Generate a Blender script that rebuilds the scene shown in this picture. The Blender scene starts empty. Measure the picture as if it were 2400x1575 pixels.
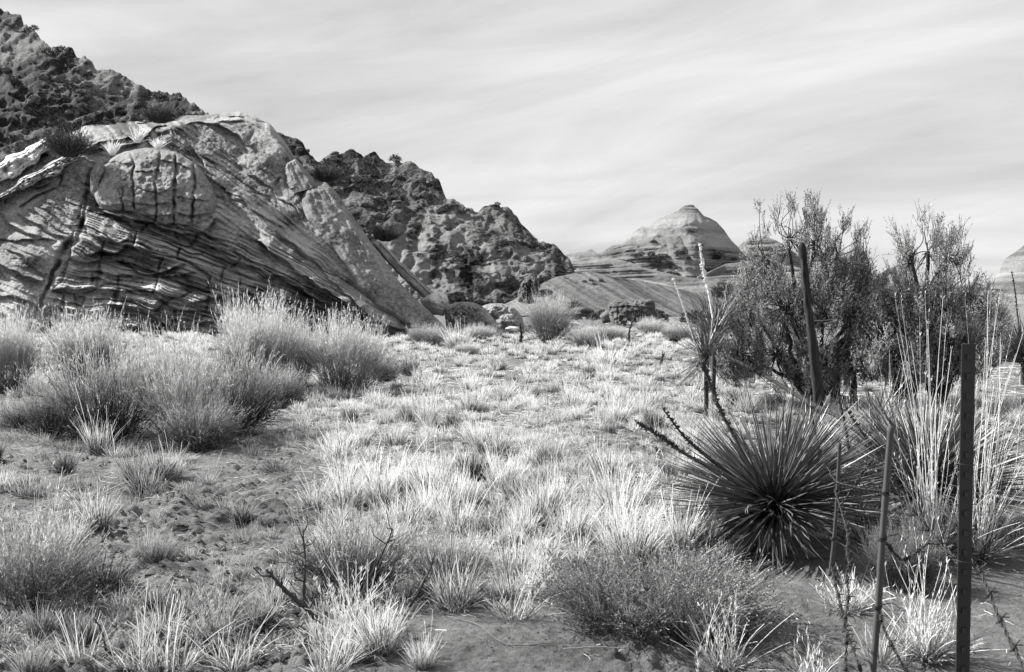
import bpy, math
import numpy as np
from mathutils import Vector
PI = math.pi
SC = bpy.context.scene
COL = SC.collection
# ------------------------------------------------------------------ camera
F = 2333.0; CH = 1.5; CX, CY = 1200.0, 787.5; HOR = 700.0
TH = math.atan((CY-HOR)/F)
cam = bpy.data.cameras.new('camera'); cam.sensor_width = 36.0; cam.lens = F/2400*36
cam.clip_start = 0.05; cam.clip_end = 9000
cam.dof.use_dof = True; cam.dof.focus_distance = 9.5; cam.dof.aperture_fstop = 9.0
co = bpy.data.objects.new('camera', cam); COL.objects.link(co)
co.location = (0, 0, CH); co.rotation_euler = (PI/2-TH, 0, 0); SC.camera = co
# ------------------------------------------------------------------ light
SUN_EL = math.radians(37); SUN_AZ = math.radians(-66)      # azimuth from +Y, clockwise positive: left and a little behind the scene
L = Vector((math.cos(SUN_EL)*math.sin(SUN_AZ), math.cos(SUN_EL)*math.cos(SUN_AZ), math.sin(SUN_EL)))
sd = bpy.data.lights.new('sun', 'SUN'); sd.energy = 5.0; sd.angle = math.radians(0.6); sd.color = (1.0, 0.995, 0.985)
so = bpy.data.objects.new('sun', sd); COL.objects.link(so); so.rotation_euler = L.to_track_quat('Z', 'Y').to_euler()
so.location = (-40, 30, 60)
W = bpy.data.worlds.new('World'); SC.world = W; W.use_nodes = True
nt = W.node_tree; nt.nodes.clear()
def N(t, nt=nt, **k):
    n = nt.nodes.new(t)
    for a, b in k.items(): setattr(n, a, b)
    return n
sky = N('ShaderNodeTexSky', sky_type='NISHITA', sun_disc=False, sun_elevation=SUN_EL, sun_rotation=SUN_AZ)
bw = N('ShaderNodeRGBToBW'); nt.links.new(sky.outputs[0], bw.inputs[0])
tc = N('ShaderNodeTexCoord')
sx = N('ShaderNodeSeparateXYZ'); nt.links.new(tc.outputs['Generated'], sx.inputs[0])
# project the view direction on a cloud layer: x/z', y/z'
zz = N('ShaderNodeMath', operation='MAXIMUM'); nt.links.new(sx.outputs[2], zz.inputs[0]); zz.inputs[1].default_value = 0.0
za = N('ShaderNodeMath', operation='ADD'); nt.links.new(zz.outputs[0], za.inputs[0]); za.inputs[1].default_value = 0.10
dx = N('ShaderNodeMath', operation='DIVIDE'); nt.links.new(sx.outputs[0], dx.inputs[0]); nt.links.new(za.outputs[0], dx.inputs[1])
dy = N('ShaderNodeMath', operation='DIVIDE'); nt.links.new(sx.outputs[1], dy.inputs[0]); nt.links.new(za.outputs[0], dy.inputs[1])
cb = N('ShaderNodeCombineXYZ'); nt.links.new(dx.outputs[0], cb.inputs[0]); nt.links.new(dy.outputs[0], cb.inputs[1])
mp = N('ShaderNodeMapping'); mp.inputs['Rotation'].default_value = (0, 0, math.radians(38)); mp.inputs['Scale'].default_value = (0.26, 1.0, 1)
mp.inputs['Location'].default_value = (3.4, 1.7, 0)
nt.links.new(cb.outputs[0], mp.inputs[0])
n1 = N('ShaderNodeTexNoise'); n1.inputs['Scale'].default_value = 1.1; n1.inputs['Detail'].default_value = 10; n1.inputs['Roughness'].default_value = 0.5
n1.inputs['Distortion'].default_value = 0.6
nt.links.new(mp.outputs[0], n1.inputs['Vector'])
cr = N('ShaderNodeMapRange'); cr.inputs[1].default_value = 0.34; cr.inputs[2].default_value = 0.66; cr.inputs[3].default_value = 4.9; cr.inputs[4].default_value = 7.9
mp2 = N('ShaderNodeMapping'); mp2.inputs['Rotation'].default_value = (0, math.radians(11), 0); mp2.inputs['Scale'].default_value = (1, 1, 1)
nt.links.new(tc.outputs['Generated'], mp2.inputs[0])
mp3 = N('ShaderNodeMapping'); mp3.inputs['Scale'].default_value = (1.9, 1.9, 13); mp3.inputs['Location'].default_value = (.35, .2, .4); nt.links.new(mp2.outputs[0], mp3.inputs[0])
n2 = N('ShaderNodeTexNoise'); n2.inputs['Scale'].default_value = 1.15; n2.inputs['Detail'].default_value = 9; n2.inputs['Roughness'].default_value = .56; n2.inputs['Distortion'].default_value = .5
nt.links.new(mp3.outputs[0], n2.inputs['Vector'])
av = N('ShaderNodeMix', data_type='FLOAT'); av.inputs[0].default_value = .68; nt.links.new(n1.outputs[0], av.inputs[2]); nt.links.new(n2.outputs[0], av.inputs[3])
nt.links.new(av.outputs[0], cr.inputs[0])
mx = N('ShaderNodeMix', data_type='FLOAT'); mx.inputs[0].default_value = 0.90
nt.links.new(bw.outputs[0], mx.inputs[2]); nt.links.new(cr.outputs[0], mx.inputs[3])
bg = N('ShaderNodeBackground'); bg.inputs[1].default_value = 0.0475
nt.links.new(mx.outputs[0], bg.inputs[0])
wo = N('ShaderNodeOutputWorld'); nt.links.new(bg.outputs[0], wo.inputs[0])
SC.view_settings.view_transform = 'Standard'; SC.view_settings.look = 'None'
SC.view_settings.gamma = 1; SC.view_settings.use_curve_mapping = False; SC.view_settings.exposure = 1.38
# ------------------------------------------------------------------ maths helpers
CT, ST = math.cos(TH), math.sin(TH)
def ray(px, py):
    a = (np.asarray(px, float)-CX)/F; b = (CY-np.asarray(py, float))/F
    y = CT+ST*b; z = -ST+CT*b
    return a/y, z/y
def P(px, py, Y):
    rx, rz = ray(px, py); Y = np.asarray(Y, float)+0*rx
    return np.stack([rx*Y, Y, CH+rz*Y], -1)
def _h(ix, iy, iz, s):
    n = (ix.astype(np.int64)*374761393+iy.astype(np.int64)*668265263+iz.astype(np.int64)*2147483647+s*974634777) & 0xffffffff
    n = ((n ^ (n >> 13))*1274126177) & 0xffffffff
    n = ((n ^ (n >> 15))*2246822519) & 0xffffffff
    return ((n ^ (n >> 16)) & 0xffff)/32767.5-1.0
def vn(x, y, z=0.0, s=0):
    x = np.asarray(x, float); y = np.asarray(y, float)+0*x; z = np.asarray(z, float)+0*x
    ix, iy, iz = np.floor(x), np.floor(y), np.floor(z)
    fx, fy, fz = x-ix, y-iy, z-iz
    ix = ix.astype(np.int64); iy = iy.astype(np.int64); iz = iz.astype(np.int64)
    fx, fy, fz = [f*f*f*(f*(f*6-15)+10) for f in (fx, fy, fz)]
    def l(a, b, t): return a+(b-a)*t
    r = []
    for dz in (0, 1):
        r.append(l(l(_h(ix, iy, iz+dz, s), _h(ix+1, iy, iz+dz, s), fx), l(_h(ix, iy+1, iz+dz, s), _h(ix+1, iy+1, iz+dz, s), fx), fy))
    return l(r[0], r[1], fz)
def fbm(x, y, z=0.0, o=4, s=0, g=0.5):
    t = 0; a = 1.0; k = 1.0
    for i in range(o):
        t = t+a*vn(np.asarray(x)*k+i*7.3, np.asarray(y)*k+i*3.1, np.asarray(z)*k+i*1.7, s+i); a *= g; k *= 2.03
    return t
def ss(a, b, x):
    t = np.clip((np.asarray(x, float)-a)/(b-a), 0, 1); return t*t*(3-2*t)
def interp(pts, x):
    p = np.array(pts, float); return np.interp(x, p[:, 0], p[:, 1])
def smooth_pts(pts, n=8):
    """Catmull-Rom through the points"""
    p = np.array(pts, float)
    if len(p) < 3: 
        t = np.linspace(0, 1, n)[:, None]; return p[0]*(1-t)+p[-1]*t
    q = np.vstack([2*p[0]-p[1], p, 2*p[-1]-p[-2]]); out = []
    for i in range(1, len(q)-2):
        for t in np.linspace(0, 1, n, endpoint=False):
            out.append(0.5*((2*q[i])+(-q[i-1]+q[i+1])*t+(2*q[i-1]-5*q[i]+4*q[i+1]-q[i+2])*t*t+(-q[i-1]+3*q[i]-3*q[i+1]+q[i+2])*t**3))
    out.append(p[-1]); return np.array(out)
def nrm(v): return v/np.maximum(np.linalg.norm(v, axis=-1, keepdims=True), 1e-9)
# ground height
def sandmask(x, y): return ss(0.9, 1.7, x-0.10*(y-5)+0.3*fbm(x*.7, y*.7, s=4, o=2))
def G(x, y):
    x = np.asarray(x, float); y = np.asarray(y, float)
    near = 1-ss(30, 60, y)
    g = 0.075*fbm(x*.33, y*.33, s=11, o=2)+0.022*fbm(x*1.6, y*1.6, s=12, o=2)
    g = g+0.10*np.exp(-(((x-2.4)/1.3)**2+((y-6.6)/1.2)**2))            # sand heaped under the big yuccas
    g = g+0.16*ss(-2, -9, x)*ss(12, 20, y)
    return g*near
def ground(px, py):
    """point of the ground seen at a photo position"""
    rx, rz = ray(px, py); Y = -CH/rz
    for _ in range(6): Y = (G(rx*Y, Y)-CH)/rz
    return np.array([rx*Y, Y, G(rx*Y, Y)]).T
def gp(px, py):
    v = ground(float(px), float(py)); return (float(v[0]), float(v[1]), float(v[2]))
# ------------------------------------------------------------------ mesh helpers
def mk_mesh(name, V, quads=None, tris=None, smooth=True, tone=None, mats=None, mi=None):
    V = np.asarray(V, np.float32).reshape(-1, 3)
    q = np.asarray(quads, np.int32).reshape(-1, 4) if quads is not None and len(quads) else np.zeros((0, 4), np.int32)
    t = np.asarray(tris, np.int32).reshape(-1, 3) if tris is not None and len(tris) else np.zeros((0, 3), np.int32)
    me = bpy.data.meshes.new(name)
    me.vertices.add(len(V)); me.vertices.foreach_set('co', V.ravel())
    me.loops.add(q.size+t.size); me.loops.foreach_set('vertex_index', np.concatenate([q.ravel(), t.ravel()]))
    me.polygons.add(len(q)+len(t))
    ls = np.concatenate([np.arange(len(q))*4, q.size+np.arange(len(t))*3]).astype(np.int32)
    me.polygons.foreach_set('loop_start', ls)
    me.polygons.foreach_set('use_smooth', np.full(len(q)+len(t), bool(smooth)))
    if mi is not None: me.polygons.foreach_set('material_index', np.asarray(mi, np.int32))
    me.update(calc_edges=True)
    if tone is not None:
        a = me.attributes.new('tone', 'FLOAT', 'POINT'); a.data.foreach_set('value', np.asarray(tone, np.float32).ravel())
    for m in (mats or []): me.materials.append(m)
    return me
def grid_faces(nr, nc, wrap=False):
    i = np.arange(nr-1)[:, None]; j = np.arange(nc if wrap else nc-1)[None, :]; j2 = (j+1) % nc
    a = i*nc+j; b = i*nc+j2; c = (i+1)*nc+j2; d = (i+1)*nc+j
    return np.stack(np.broadcast_arrays(a, b, c, d), -1).reshape(-1, 4)
class Geo:
    """collects ribbons, tubes and leaf quads, then makes one mesh"""
    def __init__(s): s.V = []; s.Q = []; s.T = []; s.M = []; s.n = 0
    def add(s, V, Q, tone, m=0):
        V = np.asarray(V, float).reshape(-1, 3); s.V.append(V); s.Q.append(np.asarray(Q)+s.n); s.T.append(np.broadcast_to(tone, len(V)) if np.ndim(tone) == 0 else np.asarray(tone).ravel())
        s.M.append(np.full(len(Q), m)); s.n += len(V)
    def ribbons(s, C, w, tone, m=0, rng=None, side=None):
        """C (B,S,3) centre lines, w (B,S) half widths, tone (B,S)"""
        B, S, _ = C.shape
        d = nrm(np.gradient(C, axis=1))
        if side is None:
            r = rng.normal(size=(B, 1, 3)); side = nrm(np.cross(d, np.broadcast_to(r, d.shape)))
        V = np.stack([C-side*w[..., None], C+side*w[..., None]], 2).reshape(-1, 3)
        k = (np.arange(B)[:, None]*S+np.arange(S-1)[None, :])*2
        Q = np.stack([k, k+1, k+3, k+2], -1).reshape(-1, 4)
        s.add(V, Q, np.repeat(np.broadcast_to(tone, (B, S)).ravel(), 2), m)
    def tubes(s, C, r, tone, m=0, k=5):
        B, S, _ = C.shape
        d = nrm(np.gradient(C, axis=1)); ref = np.zeros_like(d); ref[..., 0] = 0.31; ref[..., 1] = 0.95; ref[..., 2] = 0.05
        a = nrm(np.cross(d, ref)); b = np.cross(d, a)
        th = np.arange(k)*2*PI/k
        V = C[:, :, None]+r[..., None, None]*(a[:, :, None]*np.cos(th)[:, None]+b[:, :, None]*np.sin(th)[:, None])
        f = grid_faces(S, k, True); Q = (np.arange(B)[:, None, None]*S*k+f[None]).reshape(-1, 4)
        s.add(V.reshape(-1, 3), Q, np.repeat(np.broadcast_to(tone, (B, S)).ravel(), k), m)
    def leaves(s, Pt, d, ln, wd, tone, m=0, rng=None):
        """small pointed quads at Pt along d"""
        B = len(Pt); side = nrm(np.cross(d, rng.normal(size=(B, 3))))
        ln = np.broadcast_to(ln, B)[:, None]; wd = np.broadcast_to(wd, B)[:, None]
        V = np.stack([Pt, Pt+d*ln*.5-side*wd*.5, Pt+d*ln, Pt+d*ln*.5+side*wd*.5], 1).reshape(-1, 3)
        Q = np.arange(B*4).reshape(-1, 4)
        s.add(V, Q, np.repeat(np.broadcast_to(tone, B), 4), m)
    def mesh(s, name, mats, smooth=True):
        return mk_mesh(name, np.concatenate(s.V), np.concatenate(s.Q), tone=np.concatenate(s.T), mats=mats, mi=np.concatenate(s.M), smooth=smooth)
def link(name, data, parent=None, loc=None, rz=0, sc=None):
    o = bpy.data.objects.new(name, data); COL.objects.link(o)
    if parent is not None: o.parent = parent
    if loc is not None: o.location = loc
    if rz: o.rotation_euler = (0, 0, rz)
    if sc is not None: o.scale = (sc, sc, sc) if np.isscalar(sc) else sc
    return o
def tag(o, label, cat, group=None, kind=None):
    if label: o['label'] = label
    if cat: o['category'] = cat
    if group: o['group'] = group
    if kind: o['kind'] = kind
    return o
def dup(o, loc, rz, sc, label=None):
    r = o.copy(); COL.objects.link(r); r.location = loc; r.rotation_euler = (0, 0, rz); r.scale = (sc, sc, sc) if np.isscalar(sc) else sc
    if label: r['label'] = label
    for ch in list(o.children):
        c = ch.copy(); COL.objects.link(c); c.parent = r
    return r
# ------------------------------------------------------------------ materials
def g4(v): return (v, v, v, 1)
def plant_mat(name, lo, hi, transl=0.25, rough=0.7, tipgamma=1.0):
    m = bpy.data.materials.new(name); m.use_nodes = True; t = m.node_tree; t.nodes.clear()
    at = N('ShaderNodeAttribute', t, attribute_name='tone'); oi = N('ShaderNodeObjectInfo', t)
    mr = N('ShaderNodeMapRange', t); mr.inputs[3].default_value = -0.10; mr.inputs[4].default_value = 0.10
    t.links.new(oi.outputs['Random'], mr.inputs[0])
    ad = N('ShaderNodeMath', t, operation='ADD', use_clamp=True); t.links.new(at.outputs['Fac'], ad.inputs[0]); t.links.new(mr.outputs[0], ad.inputs[1])
    mi = N('ShaderNodeMix', t, data_type='RGBA'); mi.inputs[6].default_value = g4(lo); mi.inputs[7].default_value = g4(hi)
    t.links.new(ad.outputs[0], mi.inputs[0])
    p = N('ShaderNodeBsdfPrincipled', t); p.inputs['Roughness'].default_value = rough; t.links.new(mi.outputs[2], p.inputs['Base Color'])
    p.inputs['Specular IOR Level'].default_value = 0.35
    o = N('ShaderNodeOutputMaterial', t)
    if transl > 0:
        tr = N('ShaderNodeBsdfTranslucent', t); t.links.new(mi.outputs[2], tr.inputs[0])
        ms = N('ShaderNodeMixShader', t); ms.inputs[0].default_value = transl
        t.links.new(p.outputs[0], ms.inputs[1]); t.links.new(tr.outputs[0], ms.inputs[2]); t.links.new(ms.outputs[0], o.inputs[0])
    else: t.links.new(p.outputs[0], o.inputs[0])
    return m
def rock_mat(name, lo, hi, scale=1.0, band=0.0, bandscale=(1, 1, 8), rot=(0, 0, 0), white=0.0, bump=0.5, bumpscale=6.0, rough=0.9, usetone=False, fine=30, con=.24, wsc=3.0, fw=.75):
    m = bpy.data.materials.new(name); m.use_nodes = True; t = m.node_tree; t.nodes.clear(); lk = t.links.new
    tc = N('ShaderNodeTexCoord', t)
    a = N('ShaderNodeTexNoise', t); a.inputs['Scale'].default_value = 0.9*scale; a.inputs['Detail'].default_value = 9; a.inputs['Roughness'].default_value = .68; lk(tc.outputs['Object'], a.inputs['Vector'])
    b = N('ShaderNodeTexNoise', t); b.inputs['Scale'].default_value = fine*scale; b.inputs['Detail'].default_value = 4; b.inputs['Roughness'].default_value = .75; lk(tc.outputs['Object'], b.inputs['Vector'])
    ma = N('ShaderNodeMath', t, operation='MULTIPLY_ADD'); lk(b.outputs[0], ma.inputs[0]); ma.inputs[1].default_value = fw; lk(a.outputs[0], ma.inputs[2])
    last = ma.outputs[0]
    if band:
        mp = N('ShaderNodeMapping', t, vector_type='TEXTURE'); mp.inputs['Scale'].default_value = tuple(1/q for q in bandscale); mp.inputs['Rotation'].default_value = rot; lk(tc.outputs['Object'], mp.inputs[0])
        c = N('ShaderNodeTexNoise', t); c.inputs['Scale'].default_value = 1.0; c.inputs['Detail'].default_value = 6; c.inputs['Roughness'].default_value = .62; lk(mp.outputs[0], c.inputs['Vector'])
        mb = N('ShaderNodeMath', t, operation='MULTIPLY_ADD'); lk(c.outputs[0], mb.inputs[0]); mb.inputs[1].default_value = band; lk(last, mb.inputs[2]); last = mb.outputs[0]
    if usetone:
        at = N('ShaderNodeAttribute', t, attribute_name='tone'); mc = N('ShaderNodeMath', t, operation='ADD'); lk(at.outputs['Fac'], mc.inputs[0]); lk(last, mc.inputs[1]); last = mc.outputs[0]
    mid = 0.5+fw*.5+band*.5
    mr = N('ShaderNodeMapRange', t); mr.inputs[1].default_value = mid-con; mr.inputs[2].default_value = mid+con; lk(last, mr.inputs[0])
    mi = N('ShaderNodeMix', t, data_type='RGBA'); mi.inputs[6].default_value = g4(lo); mi.inputs[7].default_value = g4(hi); lk(mr.outputs[0], mi.inputs[0])
    colr = mi.outputs[2]
    if white:
        w = N('ShaderNodeTexNoise', t); w.inputs['Scale'].default_value = wsc*scale; w.inputs['Detail'].default_value = 8; w.inputs['Roughness'].default_value = .8; lk(tc.outputs['Object'], w.inputs['Vector'])
        wr = N('ShaderNodeMapRange', t); wr.inputs[1].default_value = .63; wr.inputs[2].default_value = .69; wr.inputs[4].default_value = white; lk(w.outputs[0], wr.inputs[0])
        mw = N('ShaderNodeMix', t, data_type='RGBA'); lk(wr.outputs[0], mw.inputs[0]); lk(colr, mw.inputs[6]); mw.inputs[7].default_value = g4(.5); colr = mw.outputs[2]
    p = N('ShaderNodeBsdfPrincipled', t); p.inputs['Roughness'].default_value = rough; p.inputs['Specular IOR Level'].default_value = .15; lk(colr, p.inputs['Base Color'])
    bp = N('ShaderNodeBump', t); bp.inputs['Strength'].default_value = bump; bp.inputs['Distance'].default_value = 1.2/(bumpscale*scale)
    nb = N('ShaderNodeTexNoise', t); nb.inputs['Scale'].default_value = bumpscale*scale; nb.inputs['Detail'].default_value = 9; nb.inputs['Roughness'].default_value = .74; lk(tc.outputs['Object'], nb.inputs['Vector'])
    lk(nb.outputs[0], bp.inputs['Height']); lk(bp.outputs[0], p.inputs['Normal'])
    o = N('ShaderNodeOutputMaterial', t); lk(p.outputs[0], o.inputs[0]); return m
M_rock = rock_mat('sandstone', .07, .47, 1.0, white=.6, bump=1.2, bumpscale=14, usetone=True, fine=8, fw=1.3, con=.30, wsc=7)
M_knob = rock_mat('sandstone_knob', .06, .36, 1.2, white=.8, bump=1.0, bumpscale=12, usetone=True, fine=7, fw=1.2, con=.28, wsc=5)
M_slab = rock_mat('sandstone_slab', .065, .36, 1.0, white=.12, bump=1.0, bumpscale=14, usetone=True, fine=8, fw=1.3, con=.30, wsc=9)
M_pale = rock_mat('pale_sunlit_sandstone', .34, .70, 1.2, bump=.5, bumpscale=5, usetone=True)  # pale stone; sunlight on the left ledge tops is put into it too
M_hill = rock_mat('rubble_rock', .012, .17, .35, white=.45, bump=.6, bumpscale=9, usetone=True, fine=9, fw=1.3, con=.22, wsc=9)
M_butte = rock_mat('slickrock', .10, .31, .035, band=1.3, con=.36, bandscale=(.012, .012, .55), white=.0, bump=.8, bumpscale=18, usetone=True, fine=38)
M_stripe = rock_mat('striped_slickrock', .06, .24, .05, band=1.3, bandscale=(.05, .05, 2.2), rot=(0, math.radians(36), 0), bump=.8, bumpscale=18, usetone=True, fine=40)
M_sand = rock_mat('sand', .055, .225, 1.2, bump=1.0, bumpscale=9, usetone=True, fine=20, con=.30, fw=1.0)
M_boulder = rock_mat('boulder_rock', .04, .20, .8, bump=.5, bumpscale=4)
M_straw = plant_mat('straw_grass', .05, .92, .32)
M_bunch = plant_mat('bunch_grass', .02, .56, .28)
M_white = plant_mat('bleached_stalk', .05, .90, .20)
M_brush = plant_mat('brush_twig', .018, .62, .20)
M_seed = plant_mat('seed_fluff', .06, .92, .32)
M_yucca = plant_mat('yucca_leaf', .022, .19, .05, rough=.38)
M_dry = plant_mat('dead_yucca_leaf', .10, .55, .15)
M_dark = plant_mat('dark_foliage', .015, .12, .1)
M_leaf = plant_mat('sage_leaf', .09, .62, .28)
M_lowleaf = plant_mat('low_shrub_leaf', .03, .36, .2)
M_wood = plant_mat('dead_wood', .018, .085, 0, rough=.9)
M_stay = plant_mat('weathered_stay', .02, .075, 0, rough=.85)
M_char = plant_mat('charred_wood', .004, .045, 0, rough=.9)
M_metal = plant_mat('rusted_steel', .012, .03, 0, rough=.6)
# ------------------------------------------------------------------ ground
def Gcrust(X, Yg):
    """ground height with the broken crust and footprints of the near flat"""
    X = np.asarray(X, float); Z = G(X, Yg); sm = sandmask(X, Yg); crust = (1-sm)*(1-ss(25, 45, Yg))
    patch = ss(-.15, .35, fbm(X*.8, Yg*.8, s=31, o=3))
    cl = fbm(X*9, Yg*9, s=22, o=3); cl2 = np.maximum(fbm(X*3.2, Yg*4.2, s=25, o=3), -.2)
    Z = Z+crust*(0.012*cl+0.014*cl2)*(.35+patch)+0.003*fbm(X*22, Yg*22, s=24, o=2)*(1-ss(10, 20, Yg))+sm*0.004*fbm(X*4, Yg*4, s=8, o=3)
    cd = fbm(X*6.5, Yg*7.5, s=35, o=4)
    Z = Z+crust*(.026*np.abs(fbm(X*14, Yg*16, s=38, o=3))+.022*np.maximum(fbm(X*24, Yg*26, s=39, o=2), 0))*(1-ss(9, 16, Yg))*(.3+.9*ss(-.2, .5, fbm(X*1.1, Yg*1.3, s=40, o=2)))
    Z = Z+crust*.026*np.maximum(cd, 0)**.8*(.25+.75*patch)
    return Z, crust, patch, cl, cl2
def make_ground():
    ys = np.concatenate([np.geomspace(.9, 3.7, 30), np.geomspace(3.75, 45, 640), np.geomspace(46, 6000, 50)])
    us = np.linspace(-1, 1, 470)
    Yg, Ug = np.meshgrid(ys, us, indexing='ij')
    X = Ug*(Yg*0.66+1.2+.3*np.maximum(Yg-40, 0)); 
    Z, crust, patch, cl, cl2 = Gcrust(X, Yg); sm = sandmask(X, Yg)
    tone = crust*(-.30*ss(.0, .6, -cl2)+.40*patch*ss(0., .8, cl2+cl*.4)-.05)+0.10*sm
    tone = tone-crust*.22*ss(.0, .35, fbm(X*2.6, Yg*3.4, s=37, o=4))*(.4+.6*patch)+crust*.22
    V = np.stack([X, Yg, Z], -1)
    me = mk_mesh('ground', V, grid_faces(len(ys), len(us)), tone=tone, mats=[M_sand])
    tag(link('ground', me), None, None, kind='structure')
make_ground()
# ------------------------------------------------------------------ far hills and buttes
def loft_hill(name, crest, base_py, Yb, k, nx, nt_, mat, disp, lateral=None, tonefn=None, back=0.6, parent=None, rough_crest=0.0, x0=None, x1=None):
    crest = np.array(crest, float); x = np.linspace(x0 if x0 is not None else crest[0, 0], x1 if x1 is not None else crest[-1, 0], nx)
    cy = np.interp(x, crest[:, 0], crest[:, 1])
    t = np.linspace(0, 1, nt_)
    Xp, T = np.meshgrid(x, t, indexing='xy')               # rows t, cols x
    PY = base_py+(cy[None]-base_py)*T
    rz = ray(0*PY, PY)[1]
    e = lambda py: -ray(0, py)[1]
    D = Yb/(1+k*ray(0*PY, PY)[1]*-1*0+0) if False else Yb/np.maximum(1-k*np.maximum(rz-ray(0, base_py)[1], 0), .35)
    if lateral is not None: D = D+lateral(Xp, T)
    V = P(Xp, PY, D)
    dd = disp(V, Xp, PY, T)
    V = V+dd
    tone = tonefn(V, Xp, PY, T) if tonefn else np.zeros_like(T)
    # back side falls away behind the crest
    rows = [V]; tr = [tone]
    top = V[-1]
    for f in (0.08, 0.25, 0.6, 1.0):
        b = top.copy(); h = top[:, 2]-(-2); b[:, 1] += f*h*1.6+f*2; b[:, 2] = top[:, 2]-h*f**1.3
        b[:, 0] *= b[:, 1]/top[:, 1]
        rows.append(b[None]); tr.append(tone[-1][None])
    V = np.concatenate(rows); tone = np.concatenate(tr)
    me = mk_mesh(name, V, grid_faces(len(V), nx), tone=tone, mats=[mat])
    o = link(name, me, parent); o['surf'] = 0
    return o, V
left_crest = [(-420, -60), (-200, -30), (0, 25), (40, 35), (62, 55), (85, 75), (103, 100), (120, 115), (150, 122), (175, 116), (200, 135), (230, 152), (255, 165), (290, 178), (310, 183), (325, 200), (345, 208), (375, 212), (395, 222), (420, 228), (450, 250), (480, 268), (560, 300), (670, 325), (700, 335), (720, 350), (735, 367), (757, 360), (820, 355), (850, 370), (880, 365), (900, 372), (930, 362), (960, 385), (1000, 405), (1030, 430), (1045, 455), (1080, 470), (1120, 488), (1170, 485), (1200, 505), (1235, 530), (1265, 560), (1300, 580), (1330, 600), (1352, 640), (1380, 700)]
def disp_hill(V, X, PY, T):
    x, y, z = V[..., 0], V[..., 1], V[..., 2]
    env = ss(0, .08, T)
    def ridg(u, v, w_, sd, o=3): return 1-2*np.abs(fbm(u, v, w_, o=o, s=sd))
    cliff = ss(.15, .35, T)*(1-ss(.55, .75, T))*ss(600, 900, X)
    def crag(u, v, w_, sd, o=5, g=.58):
        t = 0; a_ = 1.; k = 1.
        for i in range(o): t = t+a_*(.35-2*np.abs(vn(u*k+i*5.1, v*k+i*2.3, w_*k, s=sd+i)))*(1 if i % 2 == 0 else -.8); a_ *= g; k *= 2.07
        return t
    d = 2.0*fbm(x*.05, z*.06, s=42, o=2)+.80*crag(x*.17+z*.06, z*.22, y*.06, 41)+.16*fbm(x*2.4, z*2.6, y, s=47, o=2)
    cell = vn(np.floor(x*.45+.8*vn(x*.2, z*.2, s=61))+.5, np.floor(z*.6+.8*vn(x*.25, z*.2, s=62))+.5, s=63); d = d+.18*cell
    d = d+cliff*1.5*np.abs(vn(x*.5+.5*vn(x*.1, z*.1), z*.05, s=44))
    zz = 0.9*np.floor(z/2.4+fbm(x*.1, z*.02, s=45, o=2))*0
    sm = 1-ss(.75, 1, T)*.5
    o = np.zeros_like(V); o[..., 1] = -d*env*sm
    o[..., 2] = ss(.82, 1, T)*(.55*fbm(x*.5, y*.05, s=46, o=4))+env*.3*fbm(x*.8, z*.9, s=48, o=3)
    return o
def tone_hill(V, X, PY, T):
    x, y, z = V[..., 0], V[..., 1], V[..., 2]
    st = ss(.12, .3, T)*(1-ss(.5, .7, T))*ss(700, 950, X)
    # desert-varnish streaks run down the cliff, scrub and debris blotch the rest
    return st*(-.35*ss(.1, .6, vn(x*.9, z*.06, s=51))+.25*ss(.2, .7, vn(x*.35, z*.3, s=52)))+.28*fbm(x*.16, z*.2, s=53, o=4)-.12*ss(.3, .9, fbm(x*.8, z*.9, s=54, o=2))-.02
hill, HV = loft_hill('rubble_hill', left_crest, 722, 92, 1.35, 640, 190, M_hill, disp_hill, tonefn=tone_hill)
tag(hill, None, None, kind='structure'); hill['label'] = 'dark rubble-covered hill sloping down from the upper left'
def hillpt(V, nx, px_lo, px_hi, px, t, nt_):
    j = int(np.clip(round((px-px_lo)/(px_hi-px_lo)*(nx-1)), 0, nx-1)); i = int(np.clip(round(t*(nt_-1)), 0, nt_-1)); return V[i, j]
butte_crest = [(1150, 712), (1210, 690), (1327, 603), (1350, 597), (1372, 594), (1386, 586), (1400, 594), (1409, 591), (1436, 573), (1459, 564), (1480, 541), (1506, 527), (1517, 530), (1530, 520), (1545, 508), (1586, 498), (1606, 483), (1624, 479), (1636, 488), (1650, 502), (1680, 513), (1698, 532), (1715, 558), (1729, 573), (1760, 612), (1800, 660), (1850, 705)]
def disp_butte(sd, amp=1.0, side=0):
    def f(V, X, PY, T):
        x, y, z = V[..., 0], V[..., 1], V[..., 2]
        zz = z+2.6*fbm(x*.022, y*.03, s=sd, o=3)-.05*x
        lay = zz/2.6; fr = lay-np.floor(lay); hh = vn(np.floor(lay), x*.02, s=sd+1)
        step = (ss(.0, .28, fr)-fr)*(2.2+2.0*hh)
        lay2 = zz/.9; fr2 = lay2-np.floor(lay2); step = step+(ss(0, .35, fr2)-fr2)*(.8+.6*vn(np.floor(lay2), x*.03, s=sd+7))
        d = step*ss(-.5, .2, fbm(x*.04, z*.1, s=sd+2, o=2)+.3)+3.4*fbm(x*.035, z*.05, s=sd+3, o=3)+.6*fbm(x*.3, z*.5, s=sd+4, o=3)
        d = d+1.6*(1-2*np.abs(vn(x*.06+.4*vn(x*.05, z*.05, s=sd+8), z*.015, s=sd+9)))*(1-.5*T)+.7*(.4-np.abs(vn(x*.22, z*.08, s=sd+10)))*2
        o = np.zeros_like(V); o[..., 1] = d*amp*ss(0, .1, T)*1.25*(1-.8*ss(.82, 1, T)); o[..., 2] = .9*amp*fbm(x*.10, y*.01, s=sd+5, o=3)*ss(.9, 1, T)
        return o
    return f
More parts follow.
